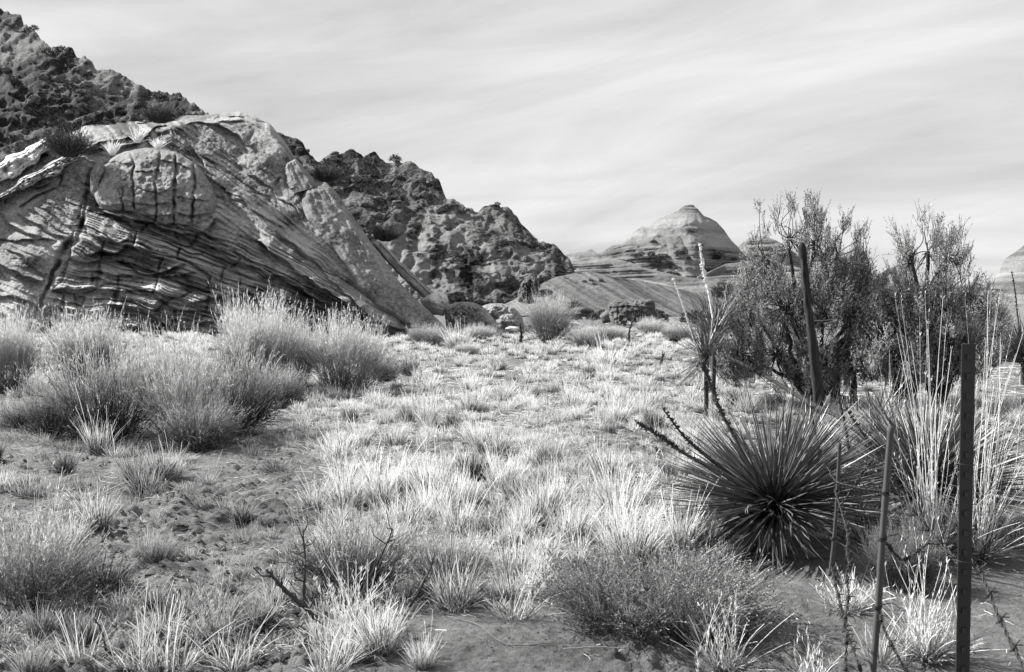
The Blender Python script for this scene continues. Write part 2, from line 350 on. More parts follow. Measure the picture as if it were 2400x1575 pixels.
def tone_butte(sd, sandpatch=0.0):
    def f(V, X, PY, T):
        x, y, z = V[..., 0], V[..., 1], V[..., 2]
        s = ss(.35, .5, fbm(x*.035, z*.13, s=sd+30, o=3))*ss(560, 600, PY)*(1-ss(690, 715, PY))
        return .8*sandpatch*s+.20*fbm(x*.05+z*.06, z*.35, s=sd+31, o=3)+.02-.10*ss(.25, .55, fbm(x*.05+z*.1, z*.16, s=sd+33, o=4))*ss(540, 600, PY)
    return f
b1, BV = loft_hill('banded_butte', butte_crest, 722, 250, 1.6, 420, 190, M_butte, disp_butte(61), lateral=lambda X, T: 30*((X-1600)/200.)**2*T*np.where(X > 1600, 1.6, .35), tonefn=tone_butte(61, 1.0))
tag(b1, 'pointed banded sandstone butte rising left of the tall sagebrush', 'butte')
b2, _ = loft_hill('banded_butte', [(1600, 700), (1690, 618), (1729, 577), (1755, 553), (1780, 548), (1800, 556), (1830, 572), (1860, 592), (1900, 625), (1960, 680)], 715, 330, 1.6, 160, 90, M_butte, disp_butte(71, .8), lateral=lambda X, T: 20*((X-1775)/120.)**2*T, tonefn=tone_butte(71, .6))
tag(b2, 'smaller rounded dome directly right of the pointed butte', 'butte')
b3, _ = loft_hill('banded_butte', [(2290, 705), (2320, 665), (2341, 641), (2355, 610), (2376, 593), (2400, 572), (2450, 530), (2530, 500), (2620, 540), (2700, 690)], 715, 300, 1.6, 160, 90, M_butte, disp_butte(81, .8), lateral=lambda X, T: 20*((X-2520)/150.)**2*T, tonefn=lambda *a_: tone_butte(81, 0)(*a_)-.22)
tag(b3, 'sandstone butte cut by the right edge of the view', 'butte')
b4, _ = loft_hill('banded_butte', [(2030, 690), (2060, 645), (2075, 634), (2100, 620), (2127, 627), (2150, 650), (2200, 690)], 712, 420, 1.6, 90, 40, M_butte, disp_butte(91, .8), tonefn=tone_butte(91, .3))
tag(b4, 'low far dome seen between the two sagebrush crowns', 'butte')
r1, _ = loft_hill('low_ridge', [(1560, 705), (1640, 650), (1700, 622), (1760, 615), (1850, 622), (1950, 640), (2050, 668), (2150, 665), (2280, 680), (2400, 688), (2600, 690), (3000, 700)], 722, 190, 2.2, 300, 60, M_butte, disp_butte(101, .6), tonefn=tone_butte(101, 1.4))
tag(r1, None, None, kind='structure')
r2, RV = loft_hill('slickrock_slope', [(1180, 716), (1205, 705), (1240, 686), (1275, 664), (1305, 650), (1345, 640), (1385, 637), (1430, 648), (1480, 655), (1560, 668), (1640, 682), (1700, 694), (1800, 712)], 744, 82, 2.6, 260, 70, M_stripe, disp_butte(111, .22), lateral=lambda X, T: 7*((X-1380)/200.)**2*T, tonefn=lambda V, X, PY, T: .0+0*T)
tag(r2, None, None, kind='structure')
r3, _ = loft_hill('butte_apron', [(1225, 700), (1290, 632), (1330, 612), (1380, 607), (1440, 612), (1500, 622), (1580, 640), (1680, 660), (1760, 690)], 723, 185, 2.4, 260, 80, M_butte, disp_butte(121, .6), tonefn=tone_butte(121, .9))
tag(r3, None, None, kind='structure')
# ------------------------------------------------------------------ the near outcrop
c1 = lambda *p: [(x*.3968, 200+y*.3968) for x, y in p]
c2 = lambda *p: [(500+x*.4098, 220+y*.4098) for x, y in p]
def pdist(px, py, pts):
    """distance, side (+ above) and end-fade to a polyline"""
    pts = smooth_pts(pts, 4); best = np.full(px.shape, 1e9); side = np.zeros(px.shape); tt = np.zeros(px.shape)
    seg = np.diff(pts, axis=0); ln = np.hypot(seg[:, 0], seg[:, 1]); cum = np.concatenate([[0], np.cumsum(ln)]); tot = cum[-1]
    for i in range(len(seg)):
        ax, ay = pts[i]; bx, by = seg[i]; l2 = max(ln[i]**2, 1e-6)
        u = np.clip(((px-ax)*bx+(py-ay)*by)/l2, 0, 1); ex = px-ax-u*bx; ey = py-ay-u*by; d = np.hypot(ex, ey)
        m = d < best; best = np.where(m, d, best)
        cr_ = bx*ey-by*ex                 # >0: below the line (image y down) when it runs to the right
        side = np.where(m, np.where(cr_ > 0, -1., 1.), side); tt = np.where(m, cum[i]+u*ln[i], tt)
    fade = ss(0, .12*tot+4, tt)*ss(0, .12*tot+4, tot-tt)
    return best, side, fade
LEDGES = [
 (.8, 12, 26, c1((570, 735), (660, 765), (760, 785), (870, 815), (960, 850), (1060, 872), (1160, 880), (1240, 835), (1290, 760))),  # amplitude m, reach above px, reach below px, points
 (.45, 26, 22, c1((480, 1000), (560, 990), (700, 975), (770, 955), (900, 1000), (1060, 1035))),
 (.35, 20, 14, c1((570, 890), (660, 905), (720, 925), (770, 905))),
 (.40, 22, 16, c1((520, 1040), (640, 1030), (740, 1040), (830, 1100), (900, 1112), (1050, 1060), (1110, 1040))),
 (.55, 24, 20, c1((290, 1215), (420, 1205), (550, 1195), (720, 1222), (850, 1215), (960, 1235), (1060, 1250), (1140, 1190))),
 (.30, 14, 10, c1((900, 1112), (1000, 1130), (1150, 1108))),
 (.50, 18, 24, c1((600, 1290), (740, 1300), (870, 1332), (980, 1285), (1140, 1195))),
 (.45, 18, 16, c1((840, 1330), (1000, 1360), (1180, 1392), (1300, 1400))),
 (.45, 22, 16, c1((1080, 1280), (1180, 1280), (1300, 1240), (1420, 1240), (1600, 1290), (1764, 1335))),
 (.35, 18, 12, c1((1250, 960), (1400, 1040), (1560, 1100), (1764, 1165))),
 (.30, 14, 12, c1((560, 1100), (700, 1120), (840, 1130))),
 (.25, 12, 10, c1((700, 1400), (860, 1425), (1020, 1420), (1150, 1440))),
 (.35, 16, 14, c1((760, 800), (900, 812), (1100, 858))),
 (.80, 40, 22, c2((165, 795), (240, 840), (340, 895), (420, 950), (480, 1010), (600, 1100), (720, 1180), (860, 1270), (1000, 1345), (1080, 1402))),
 (.40, 30, 14, c2((350, 770), (440, 860), (560, 940), (620, 1000), (660, 1060), (740, 1120), (850, 1230), (1000, 1320), (1180, 1370))),
 (.35, 16, 12, c2((150, 1000), (300, 1040), (410, 1080), (540, 1150), (700, 1220), (850, 1310), (1000, 1390))),
 (.55, 24, 18, c2((150, 1120), (280, 1165), (370, 1192), (425, 1160))),
 (.50, 20, 16, c2((0, 930), (140, 975), (280, 1010), (400, 1060), (520, 1130), (640, 1200))),
 (.40, 16, 12, c2((0, 1110), (200, 1172), (400, 1215), (560, 1282), (720, 1345), (850, 1392))),
 (.35, 14, 12, c2((420, 1130), (560, 1200), (700, 1270), (850, 1350))),
 (.30, 12, 10, c2((250, 1230), (400, 1270), (520, 1330), (650, 1380))),
 (.28, 14, 8, c1((1130, 370), (1230, 490), (1350, 630), (1450, 700), (1560, 790), (1700, 835))),
 (.12, 12, 6, c2((120, 370), (200, 460), (310, 520), (370, 580), (450, 640), (520, 740))),
 (.10, 10, 5, c1((1300, 360), (1400, 460), (1480, 540), (1600, 600))),
 (.35, 16, 14, c1((1080, 240), (1200, 228), (1320, 250), (1400, 290), (1490, 372))),
 (.40, 16, 14, c1((500, 250), (640, 232), (800, 215), (1000, 205))),
 (.30, 14, 12, c1((480, 410), (600, 340), (760, 310), (860, 290))),
 (.35, 16, 12, c1((500, 400), (640, 370), (760, 350), (850, 345))),
 (.30, 12, 10, c1((830, 330), (900, 270), (980, 240), (1050, 300))),
 (.20, 8, 8, c1((1230, 215), (1300, 190), (1400, 175), (1500, 200), (1600, 240))),
 (.20, 8, 8, c1((1260, 235), (1340, 215), (1440, 215), (1540, 260))),
 (.30, 16, 10, c1((-200, 930), (0, 912), (120, 908), (260, 903), (360, 935))),
 (.35, 14, 12, c1((-60, 700), (10, 760), (60, 810), (150, 860), (260, 900))),
 (.30, 12, 9, c1((100, 740), (170, 790), (250, 840), (330, 885), (440, 905))),
 (.25, 10, 8, c1((140, 710), (240, 780), (340, 850), (430, 880))),
 (.22, 9, 8, c1((210, 700), (300, 765), (420, 850))),
 (.22, 9, 8, c1((280, 690), (350, 740), (430, 800))),
 (.28, 12, 9, c1((0, 940), (70, 980), (140, 1025), (200, 1080), (290, 1145))),
 (.35, 14, 12, c1((-100, 1060), (0, 1070), (90, 1095), (160, 1130), (260, 1180))),
 (.25, 12, 10, c1((-150, 1200), (0, 1240), (120, 1260), (200, 1290))),
 (.22, 10, 8, c1((10, 720), (60, 650), (160, 600), (250, 590), (330, 560))),
 (.22, 10, 8, c1((110, 730), (180, 665), (260, 625), (360, 600))),
]
CRACKS = [  # depth m, half width px, points
 (.8, 6, c1((545, 450), (515, 640), (500, 760), (470, 860), (400, 965), (330, 1085), (280, 1190), (170, 1400))),
 (.45, 4, c1((770, 860), (772, 910), (765, 960))), (.40, 3.5, c1((1035, 870), (1060, 940), (1058, 1040))),
 (.35, 3.5, c1((555, 1100), (550, 1190))), (.35, 3.5, c1((700, 1110), (710, 1210))), (.35, 3.5, c1((845, 1125), (835, 1215))),
 (.55, 9, c1((900, 1340), (980, 1275), (1060, 1230), (1140, 1190))), (.3, 3, c1((1255, 960), (1265, 1010))),
 (.3, 3, c1((1400, 1060), (1410, 1110), (1450, 1210))), (.35, 3, c1((1410, 1240), (1405, 1330))), (.45, 6, c1((1450, 340), (1480, 300), (1510, 255))),
 (.35, 4, c1((960, 230), (1040, 280), (1070, 300))), (.35, 5, c1((870, 360), (930, 300), (1000, 265))),
 (.4, 5, c2((410, 390), (415, 450), (430, 530), (470, 570))), (.3, 4, c2((420, 340), (430, 400), (520, 520))),
 (.25, 3, c2((340, 520), (370, 490), (385, 470))), (.25, 3, c2((150, 1000), (170, 1080), (180, 1130))), (.2, 2.5, c2((230, 560), (300, 580), (340, 600))),
 (.3, 3, c1((360, 500), (365, 600), (370, 690))), (.25, 3, c1((330, 590), (420, 605), (510, 640))), (.3, 4, c1((720, 1270), (770, 1310))),
 (.25, 3, c1((1080, 1030), (1180, 1000), (1250, 960))), (.25, 3, c1((590, 740), (480, 760), (450, 800)))]
rock_top = [(-420, 470), (-200, 430), (-60, 400), (0, 390), (60, 375), (110, 352), (150, 322), (205, 293), (280, 285), (360, 287), (400, 276), (420, 271), (485, 269), (520, 265), (560, 262), (600, 271), (640, 297), (665, 328), (690, 368), (715, 410), (735, 432), (775, 470), (820, 520), (865, 568), (910, 630), (943, 676), (980, 715), (1020, 745), (1048, 770), (1060, 800)]
Fx, Fy = 1090., 856.
def Dbody(px, py):
    h = np.clip(800-py, 0, 600)
    D = 37.6+.0075*h+.0000135*h*h
    D = D+2.2*np.clip((330-px)/420., 0, 1.3)**2+1.0*((px-560)/500.)**2*(px > 560)
    return D
def relief(px, py):
    x, y = px/60., py/60.
    r = .45*fbm(x*.45, y*.55, s=201, o=3)+(.02+.07*ss(540, 640, py))*fbm(x*1.8, y*2.2, s=202, o=3)+.03*fbm(x*7, y*8, s=203, o=3)+.022*fbm(px/4., py/4., s=208, o=2)
    ang = np.arctan2(py-Fy, Fx-px)                         # bedding fans out from the low right end
    dist = np.hypot(px-Fx, py-Fy)
    lft = ss(120, 240, px+.25*(py-500))
    w = (ss(-.52, -.42, ang)*.68+.32*ss(-.85, -.7, ang))*lft
    sang = (ang+.016*fbm(px/160., py/110., s=204, o=3)+.006*fbm(px/40., py/40., s=211, o=2))
    def saw(q): f = q-np.floor(q); return ss(0, .2, f)-f
    farw = ss(380, 640, dist)
    lay = saw(sang*26)*(.9+.9*vn(np.floor(sang*26), dist/130., s=205))*(1-.55*farw)+saw(sang*61)*.85*(1+vn(np.floor(sang*61), dist/80., s=206))+saw(sang*140)*.45
    lay = -lay*np.clip(dist/420., .25, 1.1)
    # beds broken into long rounded blocks
    sb = ang+.03*fbm(px/150., py/90., s=214, o=2); row = np.floor(sb*15); fr = sb*15-row
    bu = dist/115.+3.1*_h(row.astype(np.int64), row.astype(np.int64)*0, row.astype(np.int64)*0, 215)+.25*vn(px/50., py/50., s=216); bc = np.floor(bu); fb = bu-bc
    off = _h(bc.astype(np.int64), row.astype(np.int64), row.astype(np.int64)*0, 217)
    edge = np.minimum(ss(0, .10, fb)*ss(0, .06, 1-fb), ss(0, .30, fr)*ss(0, .12, 1-fr))
    # (fr grows upward within the bed)
    blk = (.16*off+.30*edge**.7-.2)*ss(420, 560, dist)*ss(-.50, -.42, ang)*lft
    r = r+w*.36*lay+blk*1.25+w*.035*np.abs(fbm(px/9., py/7., s=218, o=3))
    wl = 1-ss(100, 210, px+.25*(py-500))                    # swirling thin beds on the far left
    q = (py*.9-px*.45)/17.+.5*fbm(px/90., py/90., s=207, o=2)
    r = r-wl*.10*saw(q)*(1+.6*vn(np.floor(q), px/220., s=209))
    up = (1-w)*(1-wl)
    q2 = ((px-450)*.83-(py-300)*.56)/26.+.8*fbm(px/70., py/70., s=210, o=2)
    r = r-up*.05*saw(q2)
    wx, wy = 5*fbm(px/26., py/26., s=232, o=2), 5*fbm(px/30., py/22., s=233, o=2)
    for A, ra, rb, pts in LEDGES:
        d, sd_, f = pdist(px+wx, py+wy, pts)
        sdn = sd_*d; A = A*(.75+.45*vn(px/45., py/45., s=231))
        prof = ss(-1.5, 1.5, sdn); A = A*1.25
        r = r+A*f*(prof*np.exp(-d/ra)-(1-prof)*.85*np.exp(-d/rb))
    cr_ = 0
    for A, hw, pts in CRACKS:
        d, sd_, f = pdist(px+wx*1.3, py+wy*1.3, pts); f = f*(.7+.6*vn(px/25., py/25., s=234)); cr_ = np.maximum(cr_, A*f*np.exp(-(d/hw)**2))
    # where the mass left of the cleft stands back
    return r-cr_
def strata_tone(px, py):
    ang = np.arctan2(py-Fy, Fx-px)+.028*fbm(px/140., py/100., s=204, o=3)
    w = ss(-.80, -.62, ang)*ss(120, 240, px+.25*(py-500))
    t = w*(.26*vn(ang*150, px/400., s=220)+.16*vn(ang*60, px/300., s=221))
    return t+.14*fbm(px/90., py/70., s=222, o=3)+.10*ss(470, 560, py)-.06*ss(150, 60, px)
def make_outcrop():
    root = link('sandstone_outcrop', None, loc=(0, 0, 0)); tag(root, 'huge near sandstone outcrop with fanning beds and a rounded knob', 'rock formation')
    nx, nt_ = 780, 330
    x = np.linspace(-420, 1058, nx); ct = interp(rock_top, x)+2.0*fbm(x/14., 0*x, s=230, o=3)
    t = np.linspace(0, 1, nt_)
    PX, T = np.meshgrid(x, t); PY = 812+(ct[None]-812)*T
    R = relief(PX, PY)
    env = ss(0, .03, 1-T)*.75+.25
    D = Dbody(PX, PY)-R*env
    # crest rolls over
    D = D+1.4*ss(.94, 1, T)**2
    V = P(PX, PY, D); tone = strata_tone(PX, PY)
    rows = [V]; tr = [tone]; top = V[-1]
    for f in (.05, .2, .5, 1.0):
        b = top.copy(); h = top[:, 2]+1; b[:, 1] += 3*f+h*f*.9; b[:, 2] = top[:, 2]-h*f**1.5; rows.append(b[None]); tr.append(tone[-1][None])
    V = np.concatenate(rows); tone = np.concatenate(tr)
    link('bedded_mass', mk_mesh('bedded_mass', V, grid_faces(len(V), nx), tone=tone, mats=[M_rock]), root)
    return root
outcrop = make_outcrop()
def pillow(name, outline, Dc, thick, mat, parent=None, nr=60, na=200, power=2.6, noise=.08, nscale=1.0, strata=None, extra=None, tonefn=None, tilt=(0, 0), back=None):
    """a rounded block whose outline is given in photo positions; front and back are real surfaces"""
    o = np.array(outline, float); c = o.mean(0); q = np.vstack([o, o[:1]])
    seg = np.hypot(*np.diff(q, axis=0).T); cum = np.concatenate([[0], np.cumsum(seg)])
    s = np.linspace(0, cum[-1], na, endpoint=False)
    e = np.stack([np.interp(s, cum, q[:, 0]), np.interp(s, cum, q[:, 1])], -1)
    k = max(1, na//50)
    for _ in range(2): e = sum(np.roll(e, i, 0) for i in range(-k, k+1))/(2*k+1)
    rr = np.sin(np.linspace(0, 1, nr)*PI/2)
    pts = c+(e-c)[None]*rr[:, None, None]
    px, py = pts[..., 0], pts[..., 1]
    prof = np.sqrt(np.clip(1-rr**power, 0, 1))[:, None]*np.ones_like(px)
    D0 = Dc+tilt[0]*(px-c[0])-tilt[1]*(py-c[1])
    Fd = thick*prof
    m = F/np.mean(Dc); X, Z = px/m*nscale, py/m*nscale
    n_ = noise*fbm(X*1.2, Z*1.4, s=300, o=4)*prof+noise*.25*fbm(X*7, Z*7, s=303, o=3)
    if strata:
        amp, per, angd = strata; a = math.radians(angd)
        qq = (-(px)*math.sin(a)+(py)*math.cos(a))/per+.5*fbm(px/per/5, py/per/5, s=301, o=2); f = qq-np.floor(qq); n_ = n_-amp*(ss(0, .25, f)-f)*(.5+.5*prof)
    if extra is not None: n_ = n_+extra(px, py)*np.minimum(prof*2, 1)
    front = P(px, py, D0-Fd-n_)
    bk = back if back is not None else thick*.8
    kb = 8; rb = np.linspace(1, 0, kb+1)[1:]
    pb = c+(e-c)[None]*rb[:, None, None]
    Bv = P(pb[..., 0], pb[..., 1], Dc+tilt[0]*(pb[..., 0]-c[0])-tilt[1]*(pb[..., 1]-c[1])+bk*np.sqrt(1-rb**2)[:, None])
    V = np.concatenate([front, Bv]); tone = tonefn(px, py) if tonefn else np.zeros_like(px)
    tone = np.concatenate([tone, np.zeros(Bv.shape[:2])])
    nrr = len(V)
    me = mk_mesh(name, V, grid_faces(nrr, na, True)[:, ::-1], tone=tone, mats=[mat])
    return link(name, me, parent)
def knob_extra(px, py):
    px, py = px+3.2*vn(px/13., py/13., s=340), py+3.2*vn(px/15., py/11., s=341)
    r = 0*px
    for A, hw, pts in [(.40, 4.5, c1((728, 590), (722, 660), (735, 750), (740, 800))), (.35, 3.4, c1((760, 360), (790, 450), (783, 560), (792, 640), (800, 760))),
                       (.40, 3.8, c1((945, 360), (932, 480), (915, 570), (922, 680), (918, 840))), (.45, 3.8, c1((1040, 385), (1032, 560), (1028, 680), (1035, 860))),
                       (.50, 4.2, c1((1150, 440), (1143, 600), (1140, 700), (1125, 860))), (.3, 3, c1((700, 600), (705, 660)))]:
        d, s_, f = pdist(px, py, pts); r = r-1.3*A*f*np.exp(-(d/(hw*.80))**2)*(.7+.3*vn(px/20., py/20., s=342))
    for A, ra, rb, pts in [(.10, 12, 8, c1((735, 735), (900, 770), (1030, 765))), (.12, 10, 7, c1((1030, 745), (1140, 765), (1270, 755))), (.10, 8, 6, c1((735, 680), (860, 700), (1030, 690))), (.10, 8, 6, c1((1035, 655), (1140, 670), (1250, 690))), (.12, 10, 8, c1((560, 690), (640, 715), (730, 700))), (.14, 10, 8, c1((740, 775), (900, 815), (1040, 820), (1180, 835))), (.08, 8, 6, c1((790, 510), (870, 505), (935, 515))), (.08, 8, 6, c1((600, 470), (680, 455), (790, 470))), (.09, 8, 6, c1((940, 440), (1040, 460), (1140, 500))), (.08, 8, 6, c1((790, 600), (920, 630), (1030, 600)))]:
        d, s_, f = pdist(px, py, pts); pr = ss(-2, 2, s_*d); r = r+1.7*A*f*(pr*np.exp(-d/ra)-(1-pr)*np.exp(-d/rb))
    blk = vn(np.floor((px-200)/44.)+.5, np.floor(py/30.)+.5, s=310)
    return r+.05*fbm(px/9., py/9., s=311, o=3)+.04*blk
knob_o = c1((548, 650), (556, 560), (585, 500), (640, 440), (700, 402), (790, 372), (880, 362), (980, 378), (1060, 400), (1130, 448), (1185, 478), (1228, 560), (1272, 610), (1284, 690), (1268, 770), (1215, 822), (1150, 862), (1060, 856), (960, 832), (880, 812), (790, 768), (720, 752), (610, 742), (575, 700))
pillow('rounded_knob', knob_o, float(Dbody(360, 440))+.30, 1.85, M_knob, outcrop, nr=110, na=300, power=2.3, noise=.30, extra=knob_extra, back=2.0, tilt=(.001, .0155),
       tonefn=lambda px, py: .10*fbm(px/30., py/30., s=320, o=3)+.05)
pillow('rounded_knob', c1((530, 640), (535, 520), (570, 450), (610, 440), (625, 500), (590, 580), (600, 660), (570, 690)), float(Dbody(220, 440))+.1, .8, M_knob, outcrop, nr=40, na=120, noise=.08)
# leaning slab, lofted between its two edges
def loft_slab(name, left, right, D, bulge, mat, parent, n=220, m=60, nz=.05, strata=.05, thick=1.2, tone0=0.0, pits=0.0, rag=2.2):
    a = smooth_pts(left, 12); b = smooth_pts(right, 12)
    def rs(p):
        s = np.concatenate([[0], np.cumsum(np.hypot(*np.diff(p, axis=0).T))]); t = np.linspace(0, s[-1], n); return np.stack([np.interp(t, s, p[:, 0]), np.interp(t, s, p[:, 1])], -1)
    a, b = rs(a), rs(b)
    q_ = np.linspace(0, 1, n)*np.sqrt(thick)*9; a = a+np.stack([rag*fbm(q_, 0*q_, s=351, o=3), rag*fbm(q_, 0*q_+9, s=352, o=3)], -1); b = b+np.stack([rag*fbm(q_, 0*q_, s=353, o=4), rag*fbm(q_, 0*q_+9, s=354, o=4)], -1)
    u = (1-np.cos(np.linspace(0, 1, m)*PI))/2
    Q = a[:, None]*(1-u)[None, :, None]+b[:, None]*u[None, :, None]; px, py = Q[..., 0], Q[..., 1]
    v = np.linspace(0, 1, n)[:, None]
    prof = np.sqrt(np.clip(1-np.abs(2*u-1)**5, 0, 1))[None]*np.ones_like(px)*np.clip(np.sqrt(np.clip(v/.05, 0, 1))*.9+.1, 0, 1)
    al = px*.57+py*.82
    d = bulge*prof+nz*fbm(px/16., py/16., s=330, o=4)*prof+strata*fbm(u[None]*14+.8*fbm(al/120., 0*al, s=333, o=2), al/260., s=331, o=3)*prof
    if pits: d = d-pits*ss(.25, .6, fbm(px/7., py/6., s=335, o=2))*prof
    Dm = D(px, py) if callable(D) else D+0*px
    fr = P(px, py, Dm-d)
    bk = P(px[:, ::-1], py[:, ::-1], (Dm+thick*(.4+.6*prof))[:, ::-1])
    V = np.concatenate([fr, bk], 1)
    me = mk_mesh(name, V, grid_faces(n, 2*m, True), tone=tone0+np.concatenate([.12*fbm(px/40., py/40., s=334, o=3)]*2, 1), mats=[mat])
    # close the two ends
    return link(name, me, parent)
slab_l = c2((530, 520), (510, 600), (528, 700), (600, 790), (660, 862), (720, 942), (780, 1032), (830, 1112), (900, 1182), (940, 1222), (1080, 1312), (1240, 1365))
slab_r = c2((640, 505), (700, 560), (770, 660), (850, 770), (905, 850), (945, 900), (1000, 985), (1080, 1095), (1160, 1180), (1240, 1250), (1310, 1320), (1345, 1365))
loft_slab('leaning_slab', slab_l, slab_r, lambda px, py: Dbody(px, py)+.35, 1.0, M_slab, outcrop, n=240, m=60, nz=.07, strata=.05)
loft_slab('leaning_slab', c2((420, 395), (412, 440), (432, 530), (470, 572)), c2((470, 370), (530, 430), (570, 490), (590, 525)), lambda px, py: Dbody(px, py)+.3, .8, M_slab, outcrop, n=80, m=40)
loft_slab('thin_plank', c2((905, 850), (960, 925), (1040, 1010), (1120, 1090), (1205, 1172)), c2((955, 838), (1040, 925), (1120, 1005), (1200, 1085), (1258, 1132)), lambda px, py: Dbody(px, py)+1.4, .5, M_slab, outcrop, n=120, m=30, nz=.02, strata=.12, tone0=.15)
loft_slab('sunlit_ledge', [(-120, 410), (-40, 395), (0, 374), (60, 348), (113, 322)], [(-120, 455), (-40, 440), (0, 427), (50, 405), (118, 348)], lambda px, py: Dbody(px, py)+.1, .9, M_pale, outcrop, n=120, m=40, nz=.30, strata=.12, pits=.10, rag=5)  # sun on this and the next ledge is painted by lighter stone
loft_slab('sunlit_ledge', [(-120, 510), (0, 448), (60, 412), (120, 380), (172, 356)], [(-120, 540), (0, 468), (60, 438), (130, 408), (182, 372)], lambda px, py: Dbody(px, py)-.1, .8, M_pale, outcrop, n=120, m=40, nz=.26, strata=.14, pits=.25, tone0=-.15, rag=5)
# mid-distance boulders
def rock_thing(name, label, outline, D, thick, mat=None, **k):
    o = pillow(name, outline, D, thick, mat or M_boulder, None, **k); tag(o, label, 'rock'); return o
rock_thing('boulder', 'small pale cracked boulder at the foot of the thin leaning plank of rock', [(985, 705), (1000, 692), (1012, 684), (1030, 682), (1046, 690), (1052, 704), (1046, 722), (1040, 742), (1015, 735), (990, 716)], 43, .7, M_pale, noise=.2, nr=50, na=120)
rock_thing('boulder', 'dark bedded rock hump right of the outcrop toe, bigger of the two', [(1040, 720), (1062, 710), (1100, 706), (1130, 716), (1152, 740), (1170, 765), (1178, 800), (1150, 812), (1060, 812), (1046, 770)], 42.5, 1.2, M_rock, noise=.4, strata=(.07, 6, 48), nr=60, na=160)
rock_thing('boulder', 'dark bedded rock hump behind the bigger hump, beside the feathery bush', [(1120, 722), (1145, 711), (1180, 711), (1208, 722), (1224, 742), (1230, 770), (1210, 795), (1160, 795), (1135, 760)], 46, 1.2, M_rock, noise=.4, strata=(.07, 6, 55), nr=60, na=160)
rock_thing('boulder', 'square bedded boulder standing below the striped slickrock slope', [(1424, 706), (1445, 701), (1480, 702), (1532, 701), (1537, 715), (1534, 740), (1528, 772), (1490, 778), (1440, 776), (1428, 745)], 57, 1.6, M_rock, noise=.45, strata=(.10, 11, 6), nr=60, na=160, power=4, tonefn=lambda px, py: -.25+0*px)
rock_thing('boulder', 'low dark boulder touching the left side of the square boulder', [(1405, 740), (1420, 727), (1440, 728), (1448, 745), (1436, 757), (1412, 758)], 60, .7, M_boulder, nr=24, na=60)
rock_thing('flat_stone', 'small flat pale stone in front of the bedded humps', [(1182, 770), (1195, 764), (1215, 766), (1224, 772), (1212, 780), (1190, 778)], 40, .25, M_pale, nr=16, na=50)
rock_thing('boulder', 'big smooth boulder on the dark hill directly above the sloping left end of slickrock', [(1215, 712), (1212, 692), (1222, 662), (1240, 646), (1258, 650), (1268, 670), (1256, 692), (1240, 705)], 89, 1.2, M_hill, noise=.8, nr=40, na=100)
rs = np.random.RandomState(7)
# boulders and shrubs on the rubble hill
def blob_mesh(name, mat, seed, n=10, noise=.35, flat=.75):
    th = np.linspace(0, 2*PI, 16, endpoint=False); ph = np.linspace(0.001, PI-.001, n)
    Pn, Tn = np.meshgrid(ph, th, indexing='ij'); d = np.stack([np.sin(Pn)*np.cos(Tn), np.sin(Pn)*np.sin(Tn), np.cos(Pn)], -1)
    r = 1+noise*fbm(d[..., 0]*1.4+seed, d[..., 1]*1.4, d[..., 2]*1.4, s=seed, o=3); V = d*r[..., None]; V[..., 2] *= flat
    return mk_mesh(name, V, grid_faces(n, 16, True)[:, ::-1], tone=np.zeros(n*16), mats=[mat], smooth=False)
bm = [blob_mesh('boulder', M_boulder, s) for s in (3, 5, 9)]
def shrub_small(seed, mat=None, n=260, dense=1.0):
    r = np.random.RandomState(seed); g = Geo()
    d = nrm(r.normal(size=(n, 3))); d[:, 2] = np.abs(d[:, 2])*.9; rad = r.uniform(.45, 1, (n, 1))*(1+.25*vn(d[:, 0]*2, d[:, 1]*2, d[:, 2]*2, s=seed))[:, None]
    g.leaves(d*rad+[0, 0, .15], nrm(d+r.normal(size=(n, 3))*.6), r.uniform(.18, .42, n), r.uniform(.10, .22, n), r.uniform(0, .8, n), rng=r)
    k = 7; e = nrm(r.normal(size=(k, 3))*[1, 1, .3]+[0, 0, .9])
    C = np.linspace(0, .8, 4)[None, :, None]*e[:, None]; g.tubes(C, np.full((k, 4), .04), .2, 1, 4)
    return g.mesh('hill_shrub', [mat or M_dark, M_wood])
hs = [shrub_small(s) for s in (21, 22, 23, 24)]
for i in range(78):
    px = rs.uniform(20, 1290); t = rs.beta(2.2, 1.0)
    v = hillpt(HV, 640, -420, 1380, px, t, 190)
    o = link('boulder', bm[i % 3], loc=tuple(v), rz=rs.uniform(0, 6.3), sc=float(rs.uniform(.25, .8)*(v[1]/120)))
    tag(o, 'small weathered boulder lying among scrub on the dark left hill', 'rock', 'boulders on the rubble hill')
for i in range(230):
    px = rs.uniform(0, 1310); t = rs.beta(1.6, .9); v = hillpt(HV, 640, -420, 1380, px, t, 190)
    o = link('hill_shrub', hs[i % 4], loc=tuple(v), rz=rs.uniform(0, 6.3), sc=float((.2+.5*rs.uniform()**1.5)*(v[1]/110)))
    tag(o, 'small dark round shrub dotting the rubble of the left hill', 'shrub', 'shrubs on the rubble hill')
for i in range(95):
    px = rs.uniform(1330, 1740); t = rs.uniform(.1, .75)**1.0; v = hillpt(BV, 420, 1150, 1850, px, t, 190)
    o = link('hill_shrub', hs[i % 4], loc=tuple(v-np.array([0, .5, 0])), rz=rs.uniform(0, 6.3), sc=(float(rs.uniform(.7, 2.3)),)*2+(float(rs.uniform(.6, 1.2)),))
    tag(o, 'tiny dark shrub on the ledges of the pointed butte', 'shrub', 'shrubs on the pointed butte')
